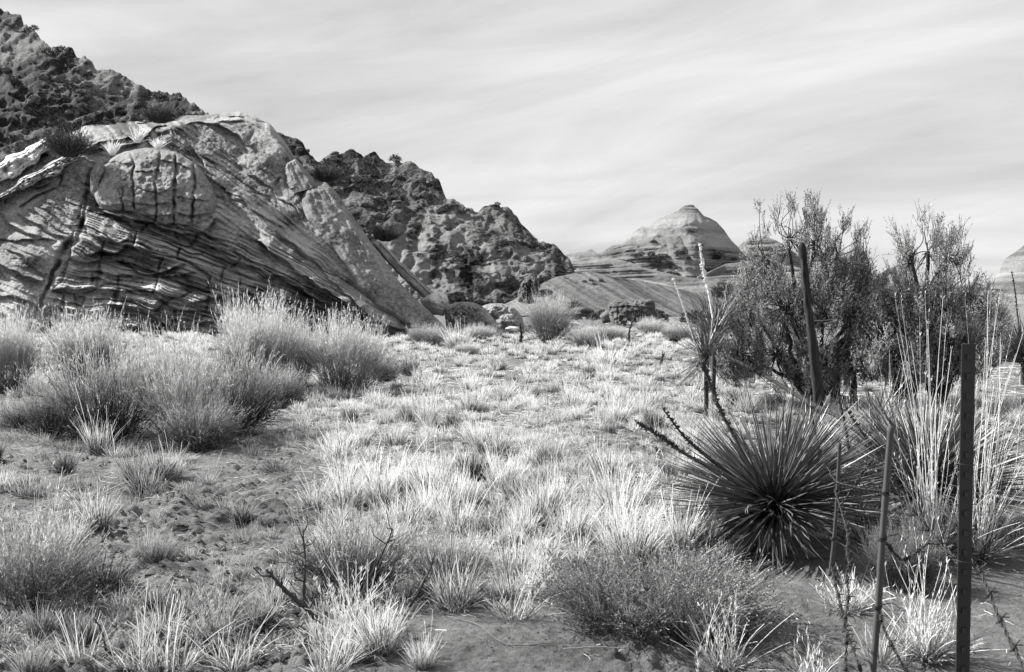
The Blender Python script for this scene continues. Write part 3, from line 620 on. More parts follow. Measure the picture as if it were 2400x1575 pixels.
for (px, py) in [(1229, 694), (1244, 693), (1315, 645), (1345, 633), (1370, 662), (1385, 659), (1408, 659), (1425, 642), (1440, 640), (1478, 637), (1392, 668), (1410, 661)]:
    rz_ = ray(px, py); Yb = 82/(1-2.6*max(rz_[1]-ray(0, 744)[1], 0)); v = P(px, py, Yb-.6)
    tag(link('hill_shrub', hs[px % 4], loc=tuple(v), sc=.22), 'tiny dark shrub dotting the striped slickrock slope', 'shrub', 'shrubs on the striped slope')
rs2 = np.random.RandomState(31)
for i in range(46):
    px = rs2.uniform(1190, 2420); Yw = rs2.uniform(52, 110); rx_, _ = ray(px, 700)
    o = link('hill_shrub', hs[i % 4], loc=(float(rx_*Yw), float(Yw), .1), rz=float(rs2.uniform(0, 6.3)), sc=float(rs2.uniform(.35, .8)))
    tag(o, 'low dark shrub in the wash between the flat and the slickrock', 'shrub', 'shrubs of the far wash')
# ------------------------------------------------------------------ plant builders (unit: metres, base at 0)
def curve_blades(r, n, r0, h, spread, curl, S=5, hj=.35, lean=(0, 0), power=1.0, flop=0.0):
    a = r.uniform(0, 2*PI, n); q = np.sqrt(r.uniform(0, 1, n)); base = np.stack([np.cos(a)*q*r0, np.sin(a)*q*r0, 0*a-.01], -1)
    out = np.stack([np.cos(a), np.sin(a), 0*a], -1)+r.normal(size=(n, 3))*[.5, .5, 0]
    tl = np.abs(r.normal(size=n))*spread*.6+spread*q**power*.7
    d = nrm(np.stack([out[:, 0]*tl+lean[0], out[:, 1]*tl+lean[1], np.ones(n)], -1))
    L_ = h*np.clip(r.normal(1-hj, hj*.6, n), .2, 1.15)*(1-.25*tl/(1+tl))
    t = np.linspace(0, 1, S)[None, :, None]
    cv = out*(curl*r.uniform(.2, 1.6, (n, 1)))
    side = r.normal(size=(n, 3))*.10*h
    C = base[:, None]+d[:, None]*t*L_[:, None, None]+cv[:, None]*t**2*L_[:, None, None]+side[:, None]*t**2*[[[1, 1, 0]]]
    dz = curl*.35+flop*r.uniform(0, 1, (n, 1))**3
    C[..., 2] -= (t[..., 0]**2.4*L_[:, None]*dz)
    C[..., 2] = np.maximum(C[..., 2], -.01)
    return C, L_
def tuft(seed, n=420, r0=.09, h=.35, spread=.45, curl=.10, w=.0015, mat=None, tone=(.2, 1.0), dead=.25, seedy=0, lean=(0.05, 0), name='grass_tuft', flop=0.2, core=.35):
    r = np.random.RandomState(seed); g = Geo()
    C, L_ = curve_blades(r, n, r0, h, spread, curl, lean=lean, flop=flop, hj=.42); S = C.shape[1]
    t = np.linspace(0, 1, S)[None]
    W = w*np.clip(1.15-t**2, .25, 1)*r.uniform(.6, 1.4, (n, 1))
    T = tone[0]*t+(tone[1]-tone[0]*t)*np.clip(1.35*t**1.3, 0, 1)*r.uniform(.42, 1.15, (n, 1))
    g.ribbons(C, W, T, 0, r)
    nd = int(n*dead)
    C2, _ = curve_blades(r, nd, r0*1.25, h*.55, spread*1.9, curl*2, lean=lean, flop=.6)
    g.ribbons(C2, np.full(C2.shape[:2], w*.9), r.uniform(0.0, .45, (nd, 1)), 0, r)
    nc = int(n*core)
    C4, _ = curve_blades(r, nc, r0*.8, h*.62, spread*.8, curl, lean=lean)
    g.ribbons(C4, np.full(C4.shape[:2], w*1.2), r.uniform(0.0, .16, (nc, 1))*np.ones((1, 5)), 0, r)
    if seedy:
        C3, L3 = curve_blades(r, seedy, r0*.7, h*1.5, spread*.5, curl*.6, lean=lean)
        g.ribbons(C3, np.full(C3.shape[:2], w*.8), .9, 0, r)
        k = 5; pt = np.repeat(C3[:, -1], k, 0)+r.normal(size=(seedy*k, 3))*[.012, .012, .035]*(h/.35); g.leaves(pt, nrm(r.normal(size=(seedy*k, 3))+[0, 0, 3]), .018*h/.35, .0026, .85, 0, r)
    return g.mesh(name, [mat or M_straw])
def broom(seed, n=240, r0=.25, h=1.2, spread=.55, curl=.12, w=.003, twigs=9, tw=.0022, seeds=3, sl=.035, sw=.012, lean=(.1, 0), st=(.1, .5), seedtone=(.3, 1), tmin=.35, name='brush', mats=None, hj=.25, twl=.28):
    """fan of woody stems that split into fine twigs with pale heads"""
    r = np.random.RandomState(seed); g = Geo()
    C, L_ = curve_blades(r, n, r0, h, spread, curl, S=6, lean=lean, hj=hj)
    t = np.linspace(0, 1, 6)[None]; W = w*(1.25-t)*r.uniform(.6, 1.3, (n, 1))
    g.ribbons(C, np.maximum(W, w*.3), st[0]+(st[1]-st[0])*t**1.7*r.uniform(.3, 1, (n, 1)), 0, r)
    nw = 16; Cw, _ = curve_blades(r, nw, r0*.5, h*.85, spread*1.1, curl, S=8, lean=lean, hj=.3); Cw[:, 1:] += np.cumsum(r.normal(size=(nw, 7, 3))*.012*h, 1); g.tubes(Cw, w*np.linspace(3.0, .8, 8)[None]*r.uniform(.6, 1.2, (nw, 1)), .05, 0, 4)
    m = n*twigs; idx = np.repeat(np.arange(n), twigs); tt = r.uniform(tmin, 1, m)*5; i0 = np.minimum(tt.astype(int), 4); f = (tt-i0)[:, None]
    b = C[idx, i0]*(1-f)+C[idx, i0+1]*f; d = nrm(C[idx, i0+1]-C[idx, i0]); d = nrm(d+r.normal(size=(m, 3))*.33+[0, 0, .18])
    ln = h*twl*r.uniform(.4, 1.1, m)[:, None]; e = nrm(d+r.normal(size=(m, 3))*.22+[lean[0]*.8, 0, .1])
    C2 = np.stack([b, b+d*ln*.5, b+d*ln*.5+e*ln*.5], 1)
    hf = ss(.12, .72, b[:, 2]/h)[:, None]*1.25+.06     # grey wood low, pale growth on top; shade inside the bush painted in too
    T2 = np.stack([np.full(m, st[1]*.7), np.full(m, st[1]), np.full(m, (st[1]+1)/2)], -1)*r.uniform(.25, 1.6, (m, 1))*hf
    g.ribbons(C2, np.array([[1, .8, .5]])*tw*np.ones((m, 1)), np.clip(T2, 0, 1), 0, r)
    if seeds:
        k = m*seeds; id2 = np.repeat(np.arange(m), seeds); u = r.uniform(.3, 1.05, (k, 1)); pt = C2[id2, 1]*(1-u)+C2[id2, 2]*u
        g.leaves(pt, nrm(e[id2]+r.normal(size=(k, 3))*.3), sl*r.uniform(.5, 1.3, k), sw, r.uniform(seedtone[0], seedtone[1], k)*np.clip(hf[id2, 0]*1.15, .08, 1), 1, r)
    return g.mesh(name, mats or [M_brush, M_seed])
# ------------------------------------------------------------------ left brush clumps
# (px, base py, width px, height px, kind, label)
BR = {
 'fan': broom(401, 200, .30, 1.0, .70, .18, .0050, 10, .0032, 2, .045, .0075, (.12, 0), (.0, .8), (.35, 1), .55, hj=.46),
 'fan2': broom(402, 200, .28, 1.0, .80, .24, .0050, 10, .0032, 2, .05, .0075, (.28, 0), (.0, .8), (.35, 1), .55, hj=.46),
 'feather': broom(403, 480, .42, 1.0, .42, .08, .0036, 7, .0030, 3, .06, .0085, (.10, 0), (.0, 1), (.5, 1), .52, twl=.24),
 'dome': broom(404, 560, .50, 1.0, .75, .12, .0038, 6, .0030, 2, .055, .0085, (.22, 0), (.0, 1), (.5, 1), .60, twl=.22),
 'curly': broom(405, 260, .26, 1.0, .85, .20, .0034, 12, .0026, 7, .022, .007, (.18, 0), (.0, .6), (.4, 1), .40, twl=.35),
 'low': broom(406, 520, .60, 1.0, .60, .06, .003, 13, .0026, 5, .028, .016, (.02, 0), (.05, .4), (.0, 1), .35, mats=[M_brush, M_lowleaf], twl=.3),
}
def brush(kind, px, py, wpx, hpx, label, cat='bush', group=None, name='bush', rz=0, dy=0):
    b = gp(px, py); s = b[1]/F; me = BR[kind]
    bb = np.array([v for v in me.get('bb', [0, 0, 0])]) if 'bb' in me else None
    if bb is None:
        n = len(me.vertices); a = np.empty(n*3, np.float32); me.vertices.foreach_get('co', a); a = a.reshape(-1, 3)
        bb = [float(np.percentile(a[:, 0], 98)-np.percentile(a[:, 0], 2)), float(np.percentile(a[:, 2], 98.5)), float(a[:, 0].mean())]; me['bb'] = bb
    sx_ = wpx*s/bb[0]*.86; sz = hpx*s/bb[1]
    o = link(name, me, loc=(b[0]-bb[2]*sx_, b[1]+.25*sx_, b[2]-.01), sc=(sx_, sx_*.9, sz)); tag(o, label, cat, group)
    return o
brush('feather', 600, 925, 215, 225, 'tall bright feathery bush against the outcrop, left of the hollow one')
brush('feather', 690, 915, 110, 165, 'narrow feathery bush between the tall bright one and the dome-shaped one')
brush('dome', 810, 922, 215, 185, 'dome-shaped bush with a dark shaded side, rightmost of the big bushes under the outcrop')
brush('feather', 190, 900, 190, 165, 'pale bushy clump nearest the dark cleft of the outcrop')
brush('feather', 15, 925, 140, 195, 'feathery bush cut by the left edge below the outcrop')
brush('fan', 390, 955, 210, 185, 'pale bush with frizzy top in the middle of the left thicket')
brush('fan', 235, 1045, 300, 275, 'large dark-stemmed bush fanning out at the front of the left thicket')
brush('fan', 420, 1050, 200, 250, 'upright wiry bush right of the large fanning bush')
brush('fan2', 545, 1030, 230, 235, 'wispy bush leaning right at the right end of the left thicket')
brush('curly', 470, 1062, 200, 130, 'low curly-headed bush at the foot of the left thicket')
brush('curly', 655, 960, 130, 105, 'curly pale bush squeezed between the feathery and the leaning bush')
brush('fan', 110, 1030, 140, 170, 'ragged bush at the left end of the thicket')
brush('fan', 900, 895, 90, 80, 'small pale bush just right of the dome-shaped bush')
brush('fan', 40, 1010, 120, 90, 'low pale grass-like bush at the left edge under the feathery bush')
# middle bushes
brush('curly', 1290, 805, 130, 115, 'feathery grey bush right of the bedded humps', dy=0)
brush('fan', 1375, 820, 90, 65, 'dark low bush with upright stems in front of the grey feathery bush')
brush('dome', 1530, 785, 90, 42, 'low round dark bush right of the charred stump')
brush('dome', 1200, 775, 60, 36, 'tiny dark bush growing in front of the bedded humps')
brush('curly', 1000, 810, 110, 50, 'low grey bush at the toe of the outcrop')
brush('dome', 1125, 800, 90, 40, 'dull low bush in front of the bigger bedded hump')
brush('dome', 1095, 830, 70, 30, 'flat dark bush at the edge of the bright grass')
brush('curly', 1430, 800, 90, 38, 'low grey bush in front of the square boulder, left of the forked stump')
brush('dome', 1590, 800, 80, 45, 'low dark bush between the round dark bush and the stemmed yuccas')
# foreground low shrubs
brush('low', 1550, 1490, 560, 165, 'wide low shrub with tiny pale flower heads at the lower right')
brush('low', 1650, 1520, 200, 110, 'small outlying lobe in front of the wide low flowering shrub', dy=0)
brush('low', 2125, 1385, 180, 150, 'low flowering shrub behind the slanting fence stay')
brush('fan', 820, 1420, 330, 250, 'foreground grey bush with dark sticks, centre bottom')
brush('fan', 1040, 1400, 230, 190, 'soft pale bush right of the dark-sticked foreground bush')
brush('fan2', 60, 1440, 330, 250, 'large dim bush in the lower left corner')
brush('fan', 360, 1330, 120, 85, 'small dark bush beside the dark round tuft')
# dark shrubs standing on the outcrop
def rockshrub(px, py, wpx, hpx, label, D=None, mat=M_dark, seed=1, n=900):
    r = np.random.RandomState(seed); g = Geo(); s = (D or 44.5)/F
    C, L_ = curve_blades(r, n, .25, 1.0, .95, .1, S=4, hj=.3); g.ribbons(C, np.full((n, 4), .007), r.uniform(.1, .8, (n, 1)), 0, r)
    k = n*5; i = r.randint(0, n, k); u = r.uniform(.3, 1, (k, 1)); pt = C[i, 2]*(1-u)+C[i, 3]*u; g.leaves(pt, nrm(r.normal(size=(k, 3))+[0, 0, .8]), .07, .02, r.uniform(0, .9, k), 0, r)
    o = link('rock_shrub', g.mesh('rock_shrub', [mat]), loc=tuple(P(px, py, D or 44.5)), sc=(wpx*s/1.7, wpx*s/1.7, hpx*s/.95)); tag(o, label, 'shrub'); return o
rockshrub(160, 366, 110, 78, 'dark shrub in the hollow behind the upper pale ledge', 42.2, seed=11)
rockshrub(375, 287, 90, 48, 'dark shrub on the skyline of the outcrop above the knob', 43.2, seed=12)
rockshrub(765, 425, 78, 50, 'dark shrub behind the top of the leaning slab', 44.5, seed=13)
rockshrub(905, 565, 70, 50, 'dark shrub behind the lower edge of the leaning slab', 46, seed=14)
rockshrub(1710, 700, 90, 48, 'dark round shrub behind the upright yucca', 30, seed=15)
rockshrub(1340, 722, 40, 22, 'dark shrub left of the square boulder on the slickrock', 60, seed=16)
rockshrub(1240, 712, 36, 18, 'dark shrub at the left tip of the slickrock slope', 58, seed=17)
rockshrub(1375, 735, 34, 16, 'dark shrub in the wash beside the low dark boulder', 56, seed=18)
# ------------------------------------------------------------------ yuccas: every leaf a part
def yleaf(seed, dead=False):
    r = np.random.RandomState(seed); S = 7; t = np.linspace(0, 1, S); sag = r.uniform(-.02, .17)+(.25 if dead else 0)
    c = np.stack([t, 0*t+.08*np.sin(t*3+seed*1.7)*t, -sag*t**2], -1); w = .0064*np.interp(t, [0, .12, .5, .85, 1], [1.5, .8, 1.0, .6, .05])*(1.0 if not dead else .9)
    V = np.stack([c+np.outer(w, [0, 1, 0])+np.outer(w, [0, 0, .35]), c-np.outer(w, [0, 0, .25]), c-np.outer(w, [0, 1, 0])+np.outer(w, [0, 0, .35])], 1)
    Q = []
    for i in range(S-1):
        for j in range(2): a = i*3+j; Q.append([a, a+1, a+4, a+3])
    return mk_mesh('leaf', V, Q, tone=np.repeat(np.clip((.75 if seed % 3 == 0 else .35)+0*t, 0, 1), 3), mats=[M_dry if dead else M_yucca])
YL = [yleaf(s) for s in range(8)]; YD = [yleaf(s, True) for s in (20, 21, 22)]
from mathutils import Euler, Matrix
def yucca(label, base, zc, ln, nleaf, ndead, el=(-10, 88), az=None, seed=0, lift=0.0, wscale=1.0, bias=None, trunk=0.0, axis=(0, 0, 1), stalks=()):
    r = np.random.RandomState(seed)
    root = link('yucca', None, loc=base); tag(root, label, 'yucca', 'yuccas along the fence')
    ax = Vector(axis).normalized(); qa = Vector((0, 0, 1)).rotation_difference(ax)
    c0 = Vector((0, 0, zc))
    g = Geo(); g.tubes(np.array([[[0, 0, -.05], [c0.x*.5, c0.y*.5, zc*.5], [c0.x, c0.y, zc], [c0.x, c0.y, zc+.06]]]), np.array([[.05, .06, .06, .02]])*(.5 if zc > .7 else 1), .3, 0, 8)
    link('crown_stem', g.mesh('crown_stem', [M_wood]), root)
    for i in range(nleaf):
        s = r.uniform(0, 1); e = math.radians(el[0]+(el[1]-el[0])*(1-math.sqrt(1-s*.97)) if bias is None else el[0]+(el[1]-el[0])*s**bias)
        a = r.uniform(0, 2*PI) if az is None else math.radians(r.uniform(*az))
        d = Vector((math.cos(e)*math.cos(a), math.cos(e)*math.sin(a), math.sin(e))); d.rotate(qa)
        o = bpy.data.objects.new('leaf', YL[r.randint(8)]); COL.objects.link(o); o.parent = root
        q = d.to_track_quat('X', 'Z'); o.rotation_mode = 'QUATERNION'; o.rotation_quaternion = q
        o.location = c0+d*.02+Vector((r.normal()*.018, r.normal()*.018, .03*r.normal())); l = ln*r.uniform(.55, 1.10)
        o.scale = (l, wscale*r.uniform(.8, 1.2), l)
    for i in range(ndead):
        a = r.uniform(0, 2*PI); e = math.radians(r.uniform(-38, 8)); d = Vector((math.cos(e)*math.cos(a), math.cos(e)*math.sin(a), math.sin(e)))
        o = bpy.data.objects.new('leaf', YD[r.randint(3)]); COL.objects.link(o); o.parent = root; o['label'] = 'bleached dead yucca leaf'
        o.rotation_mode = 'QUATERNION'; o.rotation_quaternion = d.to_track_quat('X', 'Z'); o.location = c0+Vector((0, 0, -.02)); l = ln*r.uniform(.5, .85); o.scale = (l, wscale*.8, l*.6)
    if nleaf >= 250:                                       # the leaves past the first three hundred, one part
        g = Geo(); n = 850; e = np.radians(el[0]+(el[1]-el[0])*(1-np.sqrt(1-r.uniform(0, .97, n)))*1.0); a = r.uniform(0, 2*PI, n)
        d = np.stack([np.cos(e)*np.cos(a), np.cos(e)*np.sin(a), np.sin(e)], -1)@np.array(qa.to_matrix()).T; l = ln*r.uniform(.7, 1.05, n); t = np.linspace(0.02, 1, 6)
        C = np.array(c0)+r.normal(size=(n, 1, 3))*.02+d[:, None]*l[:, None, None]*t[None, :, None]; C[..., 2] -= l[:, None]*t**2*r.uniform(0, .1, (n, 1))
        g.ribbons(C, .0055*np.array([[1.2, 1, 1, .9, .6, .05]])*np.ones((n, 1)), r.uniform(.2, .8, (n, 1)), 0, r)
        o = link('leaf', g.mesh('leaf', [M_yucca]), root); o['kind'] = 'stuff'
    for (pts, rad, pale) in stalks:                        # dried flower stalks, given by photo positions at the plant's own distance
        C = smooth_pts([P(x, y, base[1]+dd) for x, y, dd in pts], 8)-np.array(base)
        g = Geo(); rr = rad*np.linspace(1.15, .55, len(C)); g.tubes(C[None], rr[None], .8 if pale else .3, 0, 6)
        k = int(len(C)*6); i = r.randint(len(C)//3, len(C), k); g.leaves(C[i]+r.normal(size=(k, 3))*rad*.3, nrm(r.normal(size=(k, 3))+[0, 0, .7]), rad*2.6, rad*1.4, .8 if pale else .4, 0, r)
        link('flower_stalk', g.mesh('flower_stalk', [M_white if pale else M_wood]), root)
    return root
b = gp(1815, 1262)
yucca('largest dark yucca fanning wide in front of the old leaning post', b, .20, .82, 250, 50, el=(-6, 86), seed=1, axis=(-.30, -.12, 1), stalks=[
    ([(1800, 1170, 0), (1740, 1060, 0), (1690, 965, .1), (1665, 900, .1), (1645, 850, .1)], .011, False),
    ([(1780, 1170, 0), (1690, 1110, -.05), (1600, 1060, -.1), (1550, 1025, -.1), (1492, 990, -.1)], .010, False),
    ([(1770, 1160, 0), (1680, 1090, 0), (1610, 1030, 0), (1555, 960, 0)], .009, False)])
b = gp(2165, 1228)
yucca('dark yucca half hidden behind the tall bleached stalks', b, .22, .78, 270, 22, el=(-2, 86), seed=2, stalks=[([(2120, 1130, 0), (2040, 1040, 0), (1985, 960, 0)], .009, False)])
b = gp(1672, 962)
yucca('stemmed yucca with an upright head just left of the sagebrush', (b[0], b[1], b[2]), 1.05, .74, 190, 10, el=(10, 88), seed=3, axis=(-.15, 0, 1), stalks=[
    ([(1672, 745, 0), (1662, 690, 0), (1650, 640, 0), (1640, 578, 0)], .018, True)])
b = gp(1655, 985)
yucca('stemmed yucca spraying leftward below the upright head', (b[0], b[1], b[2]), .80, .68, 220, 6, el=(-5, 85), seed=4, axis=(-.75, 0, .6), stalks=[
    ([(1640, 840, 0), (1618, 770, 0), (1600, 715, 0), (1578, 655, 0)], .010, True)])
b = gp(2400, 905)
yucca('dark shaggy yucca cut by the right edge of the view', b, .45, 1.0, 260, 20, el=(5, 88), seed=5, stalks=[
    ([(2395, 800, 0), (2385, 740, 0), (2380, 690, 0), (2372, 640, 0)], .012, False)])
b = gp(2060, 1010)
yucca('small yucca in the grass behind the fence stays', b, .1, .62, 120, 10, el=(5, 88), seed=6)
# ------------------------------------------------------------------ tall sagebrush at right
def big_shrub(label, base, tops, bottom, nclu, depth, hubs, seed, px0, px1, trunkpts):
    r = np.random.RandomState(seed); root = link('sagebrush', None, loc=base); tag(root, label, 'shrub', 'tall sagebrush behind the fence')
    Y0 = base[1]; B = np.array(base)
    tp = np.array(tops, float)
    px = r.uniform(px0, px1, nclu*5); top = np.interp(px, tp[:, 0], tp[:, 1]); bot = interp(bottom, px)
    py = top+(bot-top)*r.uniform(0, 1, nclu*5)**.8; dd = r.normal(size=nclu*5)*depth*(.35+.65*ss(0, 1, (py-top)/(bot-top)))
    keep = fbm(px/38., py/38., dd*1.2, s=seed, o=2) > -.12; keep &= (r.uniform(size=len(px)) < .42+.58*ss(30, 190, py-top)); px, py, dd, top = px[keep][:nclu], py[keep][:nclu], dd[keep][:nclu], top[keep][:nclu]
    C = P(px, py, Y0+dd)-B; n = len(C)
    H = np.array([P(x, y, Y0+z) for x, y, z in hubs])-B
    own = np.argmin(((C[:, None]-H[None])**2*[1, 1, .6]).sum(-1)+.0*r.uniform(size=(n, len(H))), 1)
    g = Geo()
    # trunks
    for hh, h in enumerate(H):
        k = trunkpts[hh % len(trunkpts)]; st = np.array(k)
        mid = (st+h)/2+r.normal(size=3)*[.10, .10, .05]; mid2 = st*.65+h*.35+r.normal(size=3)*.06
        c = smooth_pts([st, mid2, mid, h], 6); c = c+r.normal(size=c.shape)*.008; g.tubes(c[None], np.linspace(.050, .022, len(c))[None]*r.uniform(.8, 1.25), .35, 0, 7)
    for i in range(n):
        h = H[own[i]]; v = C[i]-h; mid = h+v*.5+np.array([0, 0, -.04*np.linalg.norm(v)])+r.normal(size=3)*.05
        c = smooth_pts([h, mid, C[i]], 4); g.tubes(c[None], np.linspace(.009, .003, len(c))[None], .45, 0, 4)
    link('branches', g.mesh('branches', [M_wood]), root)
    # foliage sprays: each a small plume of upright twigs clothed with narrow leaves
    g = Geo(); nt_ = 15
    outd = nrm((C-np.array([0, 0, base[2]*0+1.0]))*[1, 1, .7]); axis = nrm(outd*.40+np.array([0, 0, 1.1])+r.normal(size=C.shape)*.15)
    m = n*nt_; ci = np.repeat(np.arange(n), nt_); pl = r.uniform(.16, .40, n)*1.0; 
    b0 = C[ci]+axis[ci]*(r.uniform(-.35, .55, m)*pl[ci])[:, None]+r.normal(size=(m, 3))*.028
    d = nrm(axis[ci]+r.normal(size=(m, 3))*.36); ln = (pl[ci]*r.uniform(.35, .8, m))[:, None]
    T = np.stack([b0, b0+d*ln*.5+r.normal(size=(m, 3))*.006, b0+nrm(d+axis[ci]*.4)*ln], 1)
    g.ribbons(T, np.array([[.0035, .0025, .0015]])*np.ones((m, 1)), r.uniform(.1, .5, (m, 1)), 0, r)
    kk = 11; k = m*kk; ti = np.repeat(np.arange(m), kk); u = r.uniform(.05, 1, (k, 1)); pt = T[ti, 0]*(1-u)+T[ti, 2]*u
    cl = r.uniform(0, 1, n)[ci][ti]*.5
    g.leaves(pt, nrm(d[ti]+r.normal(size=(k, 3))*.55), r.uniform(.020, .044, k), r.uniform(.007, .012, k), np.clip(cl+r.uniform(0, .6, k), 0, 1), 1, r)
    link('foliage', g.mesh('foliage', [M_wood, M_leaf]), root)
    return root
bA = gp(1915, 945); tr = [(0, 0, -.05), (.12, .1, -.05), (-.15, .05, -.05), (.3, .15, -.05), (.55, .1, 0)]
big_shrub('tall sagebrush with plumed crown behind the old leaning post', bA,
  [(1668, 800), (1700, 740), (1730, 680), (1752, 640), (1768, 560), (1782, 478), (1800, 490), (1815, 510), (1840, 475), (1856, 470), (1868, 500), (1880, 490), (1905, 452), (1920, 448), (1932, 500), (1950, 488), (1975, 505), (1990, 520), (2010, 500), (2022, 510), (2035, 590), (2055, 620), (2075, 690), (2095, 740)],
  [(1668, 860), (1720, 900), (1800, 925), (1900, 930), (2000, 900), (2095, 860)], 860, .45,
  [(1790, 600, 0), (1850, 560, .2), (1910, 570, -.1), (1965, 600, .1), (2020, 620, .2), (1760, 720, 0), (1840, 720, -.2), (1930, 740, .1), (2010, 740, 0), (1730, 830, .1), (1820, 830, .2), (1940, 840, -.1), (2040, 690, .1)], 501, 1668, 2095, tr)
bB = gp(2190, 950)
big_shrub('second sagebrush crown filling the right side behind the steel post', bB,
  [(2020, 790), (2050, 720), (2090, 630), (2105, 575), (2118, 500), (2135, 490), (2150, 520), (2168, 484), (2180, 540), (2196, 525), (2212, 510), (2230, 555), (2250, 535), (2262, 575), (2285, 600), (2310, 620), (2325, 640), (2345, 760)],
  [(2020, 880), (2100, 900), (2200, 905), (2300, 890), (2345, 840)], 640, .45,
  [(2135, 600, 0), (2175, 590, .1), (2215, 600, 0), (2110, 700, .1), (2200, 700, -.1), (2270, 690, .1), (2090, 800, 0), (2180, 800, .1), (2280, 800, -.1)], 502, 2020, 2345, [(0, 0, -.05), (.1, .1, -.05), (-.3, .1, -.05), (-.55, 0, 0)])
# ------------------------------------------------------------------ fence
def tube_thing(name, pts, r0, r1, mat, k=8, tone=.5, jitter=.0, seed=0, parent=None, nsub=10, cap=True):
    r = np.random.RandomState(seed); C = smooth_pts(pts, nsub); rr = np.linspace(r0, r1, len(C))*(1+jitter*r.normal(size=len(C)))
    if cap: C = np.concatenate([C[:1]-1e-3*nrm(C[1]-C[0]), C, C[-1:]+1e-3*nrm(C[-1]-C[-2])]); rr = np.concatenate([[1e-4], rr, [1e-4]])
    g = Geo(); g.tubes(C[None], rr[None], tone, 0, k)
    return link(name, g.mesh(name, [mat]), parent)
# steel T-post, nearest thing
def t_post():
    Y = 2.62; top = P(2270, 806, Y); bot = P(2256, 1575, Y); dvec = nrm(bot-top); bot = top+dvec*((top[2]+.25)/-dvec[2])
    root = link('steel_post', None, loc=tuple(bot)); tag(root, 'dark steel studded fence post nearest at the right', 'fence post')
    up = -dvec; ax = nrm(np.cross(up, [0, 1, 0])); ay = nrm(np.cross(ax, up)); Hh = np.linalg.norm(top-bot)
    def boxm(x0, x1, y0, y1, z0, z1):
        c = np.array([[x, y, z] for z in (z0, z1) for y in (y0, y1) for x in (x0, x1)]); V = c[:, :1]*ax+c[:, 1:2]*ay+c[:, 2:]*up
        return V, np.array([[0, 1, 5, 4], [1, 3, 7, 5], [3, 2, 6, 7], [2, 0, 4, 6], [4, 5, 7, 6], [0, 2, 3, 1]])
    g = Geo(); V, Q = boxm(-.0182, .0182, -.002, .002, 0, Hh); g.add(V, Q, .35)
    link('flange', g.mesh('flange', [M_metal], smooth=False), root)
    g = Geo(); V, Q = boxm(-.0022, .0022, .002, .034, 0, Hh); g.add(V, Q, .2); link('web', g.mesh('web', [M_metal], smooth=False), root)
    g = Geo(); V, Q = boxm(-.005, .005, -.009, -.002, 0, .014); g.add(V, Q, .5); st = g.mesh('stud', [M_metal], smooth=False)
    n = int(Hh/.052)
    for i in range(n): link('stud', st, root, loc=tuple(up*(.03+i*.052)))
    for py in (1317, 1090):
        c = P(2262, py, Y)-bot; th = np.linspace(0, 2*PI, 18); C = c+np.outer(np.cos(th)*.026, ax)+np.outer(np.sin(th)*.024, ay)+np.outer(np.linspace(-.004, .006, 18), up)
        g = Geo(); g.tubes(C[None], np.full((1, 18), .0016), .2, 0, 5); link('wire_clip', g.mesh('wire_clip', [M_metal]), root)
t_post()
def stay(label, pts, Y, r, mat=M_stay, wraps=()):
    P3 = [P(x, y, Y+d) for x, y, d in pts]; root = link('fence_stay', None, loc=tuple(P3[-1])); tag(root, label, 'fence stay', None)
    o = tube_thing('stay_pole', [p-P3[-1] for p in P3], r*.9, r, mat, 7, .55, .05, 3, root)
    for py, px in wraps:
        c = P(px, py, Y)-P3[-1]; th = np.linspace(0, 6*PI, 40); C = c+np.stack([np.cos(th)*(r*1.2), np.sin(th)*(r*1.2), np.linspace(-.006, .006, 40)], -1)
        C = np.concatenate([C, [C[-1]+[.03, -.01, .01]], [C[-1]+[.06, .0, -.012]]]); g = Geo(); g.tubes(C[None], np.full((1, len(C)), .0016), .2, 0, 5); link('wire_wrap', g.mesh('wire_wrap', [M_metal]), root)
stay('slanting wooden fence stay hanging left of the steel post', [(2088, 1000, 0), (2078, 1130, 0), (2066, 1290, 0), (2056, 1450, 0), (2040, 1640, 0)], 3.1, .0115, wraps=((1262, 2068), (1422, 2056), (1155, 2077)))
stay('short thin wooden stay beside the largest yucca', [(1968, 1038, 0), (1964, 1120, 0), (1960, 1200, 0), (1951, 1300, 0), (1944, 1350, 0)], 4.0, .0085, wraps=((1150, 1962), (1262, 1953)))
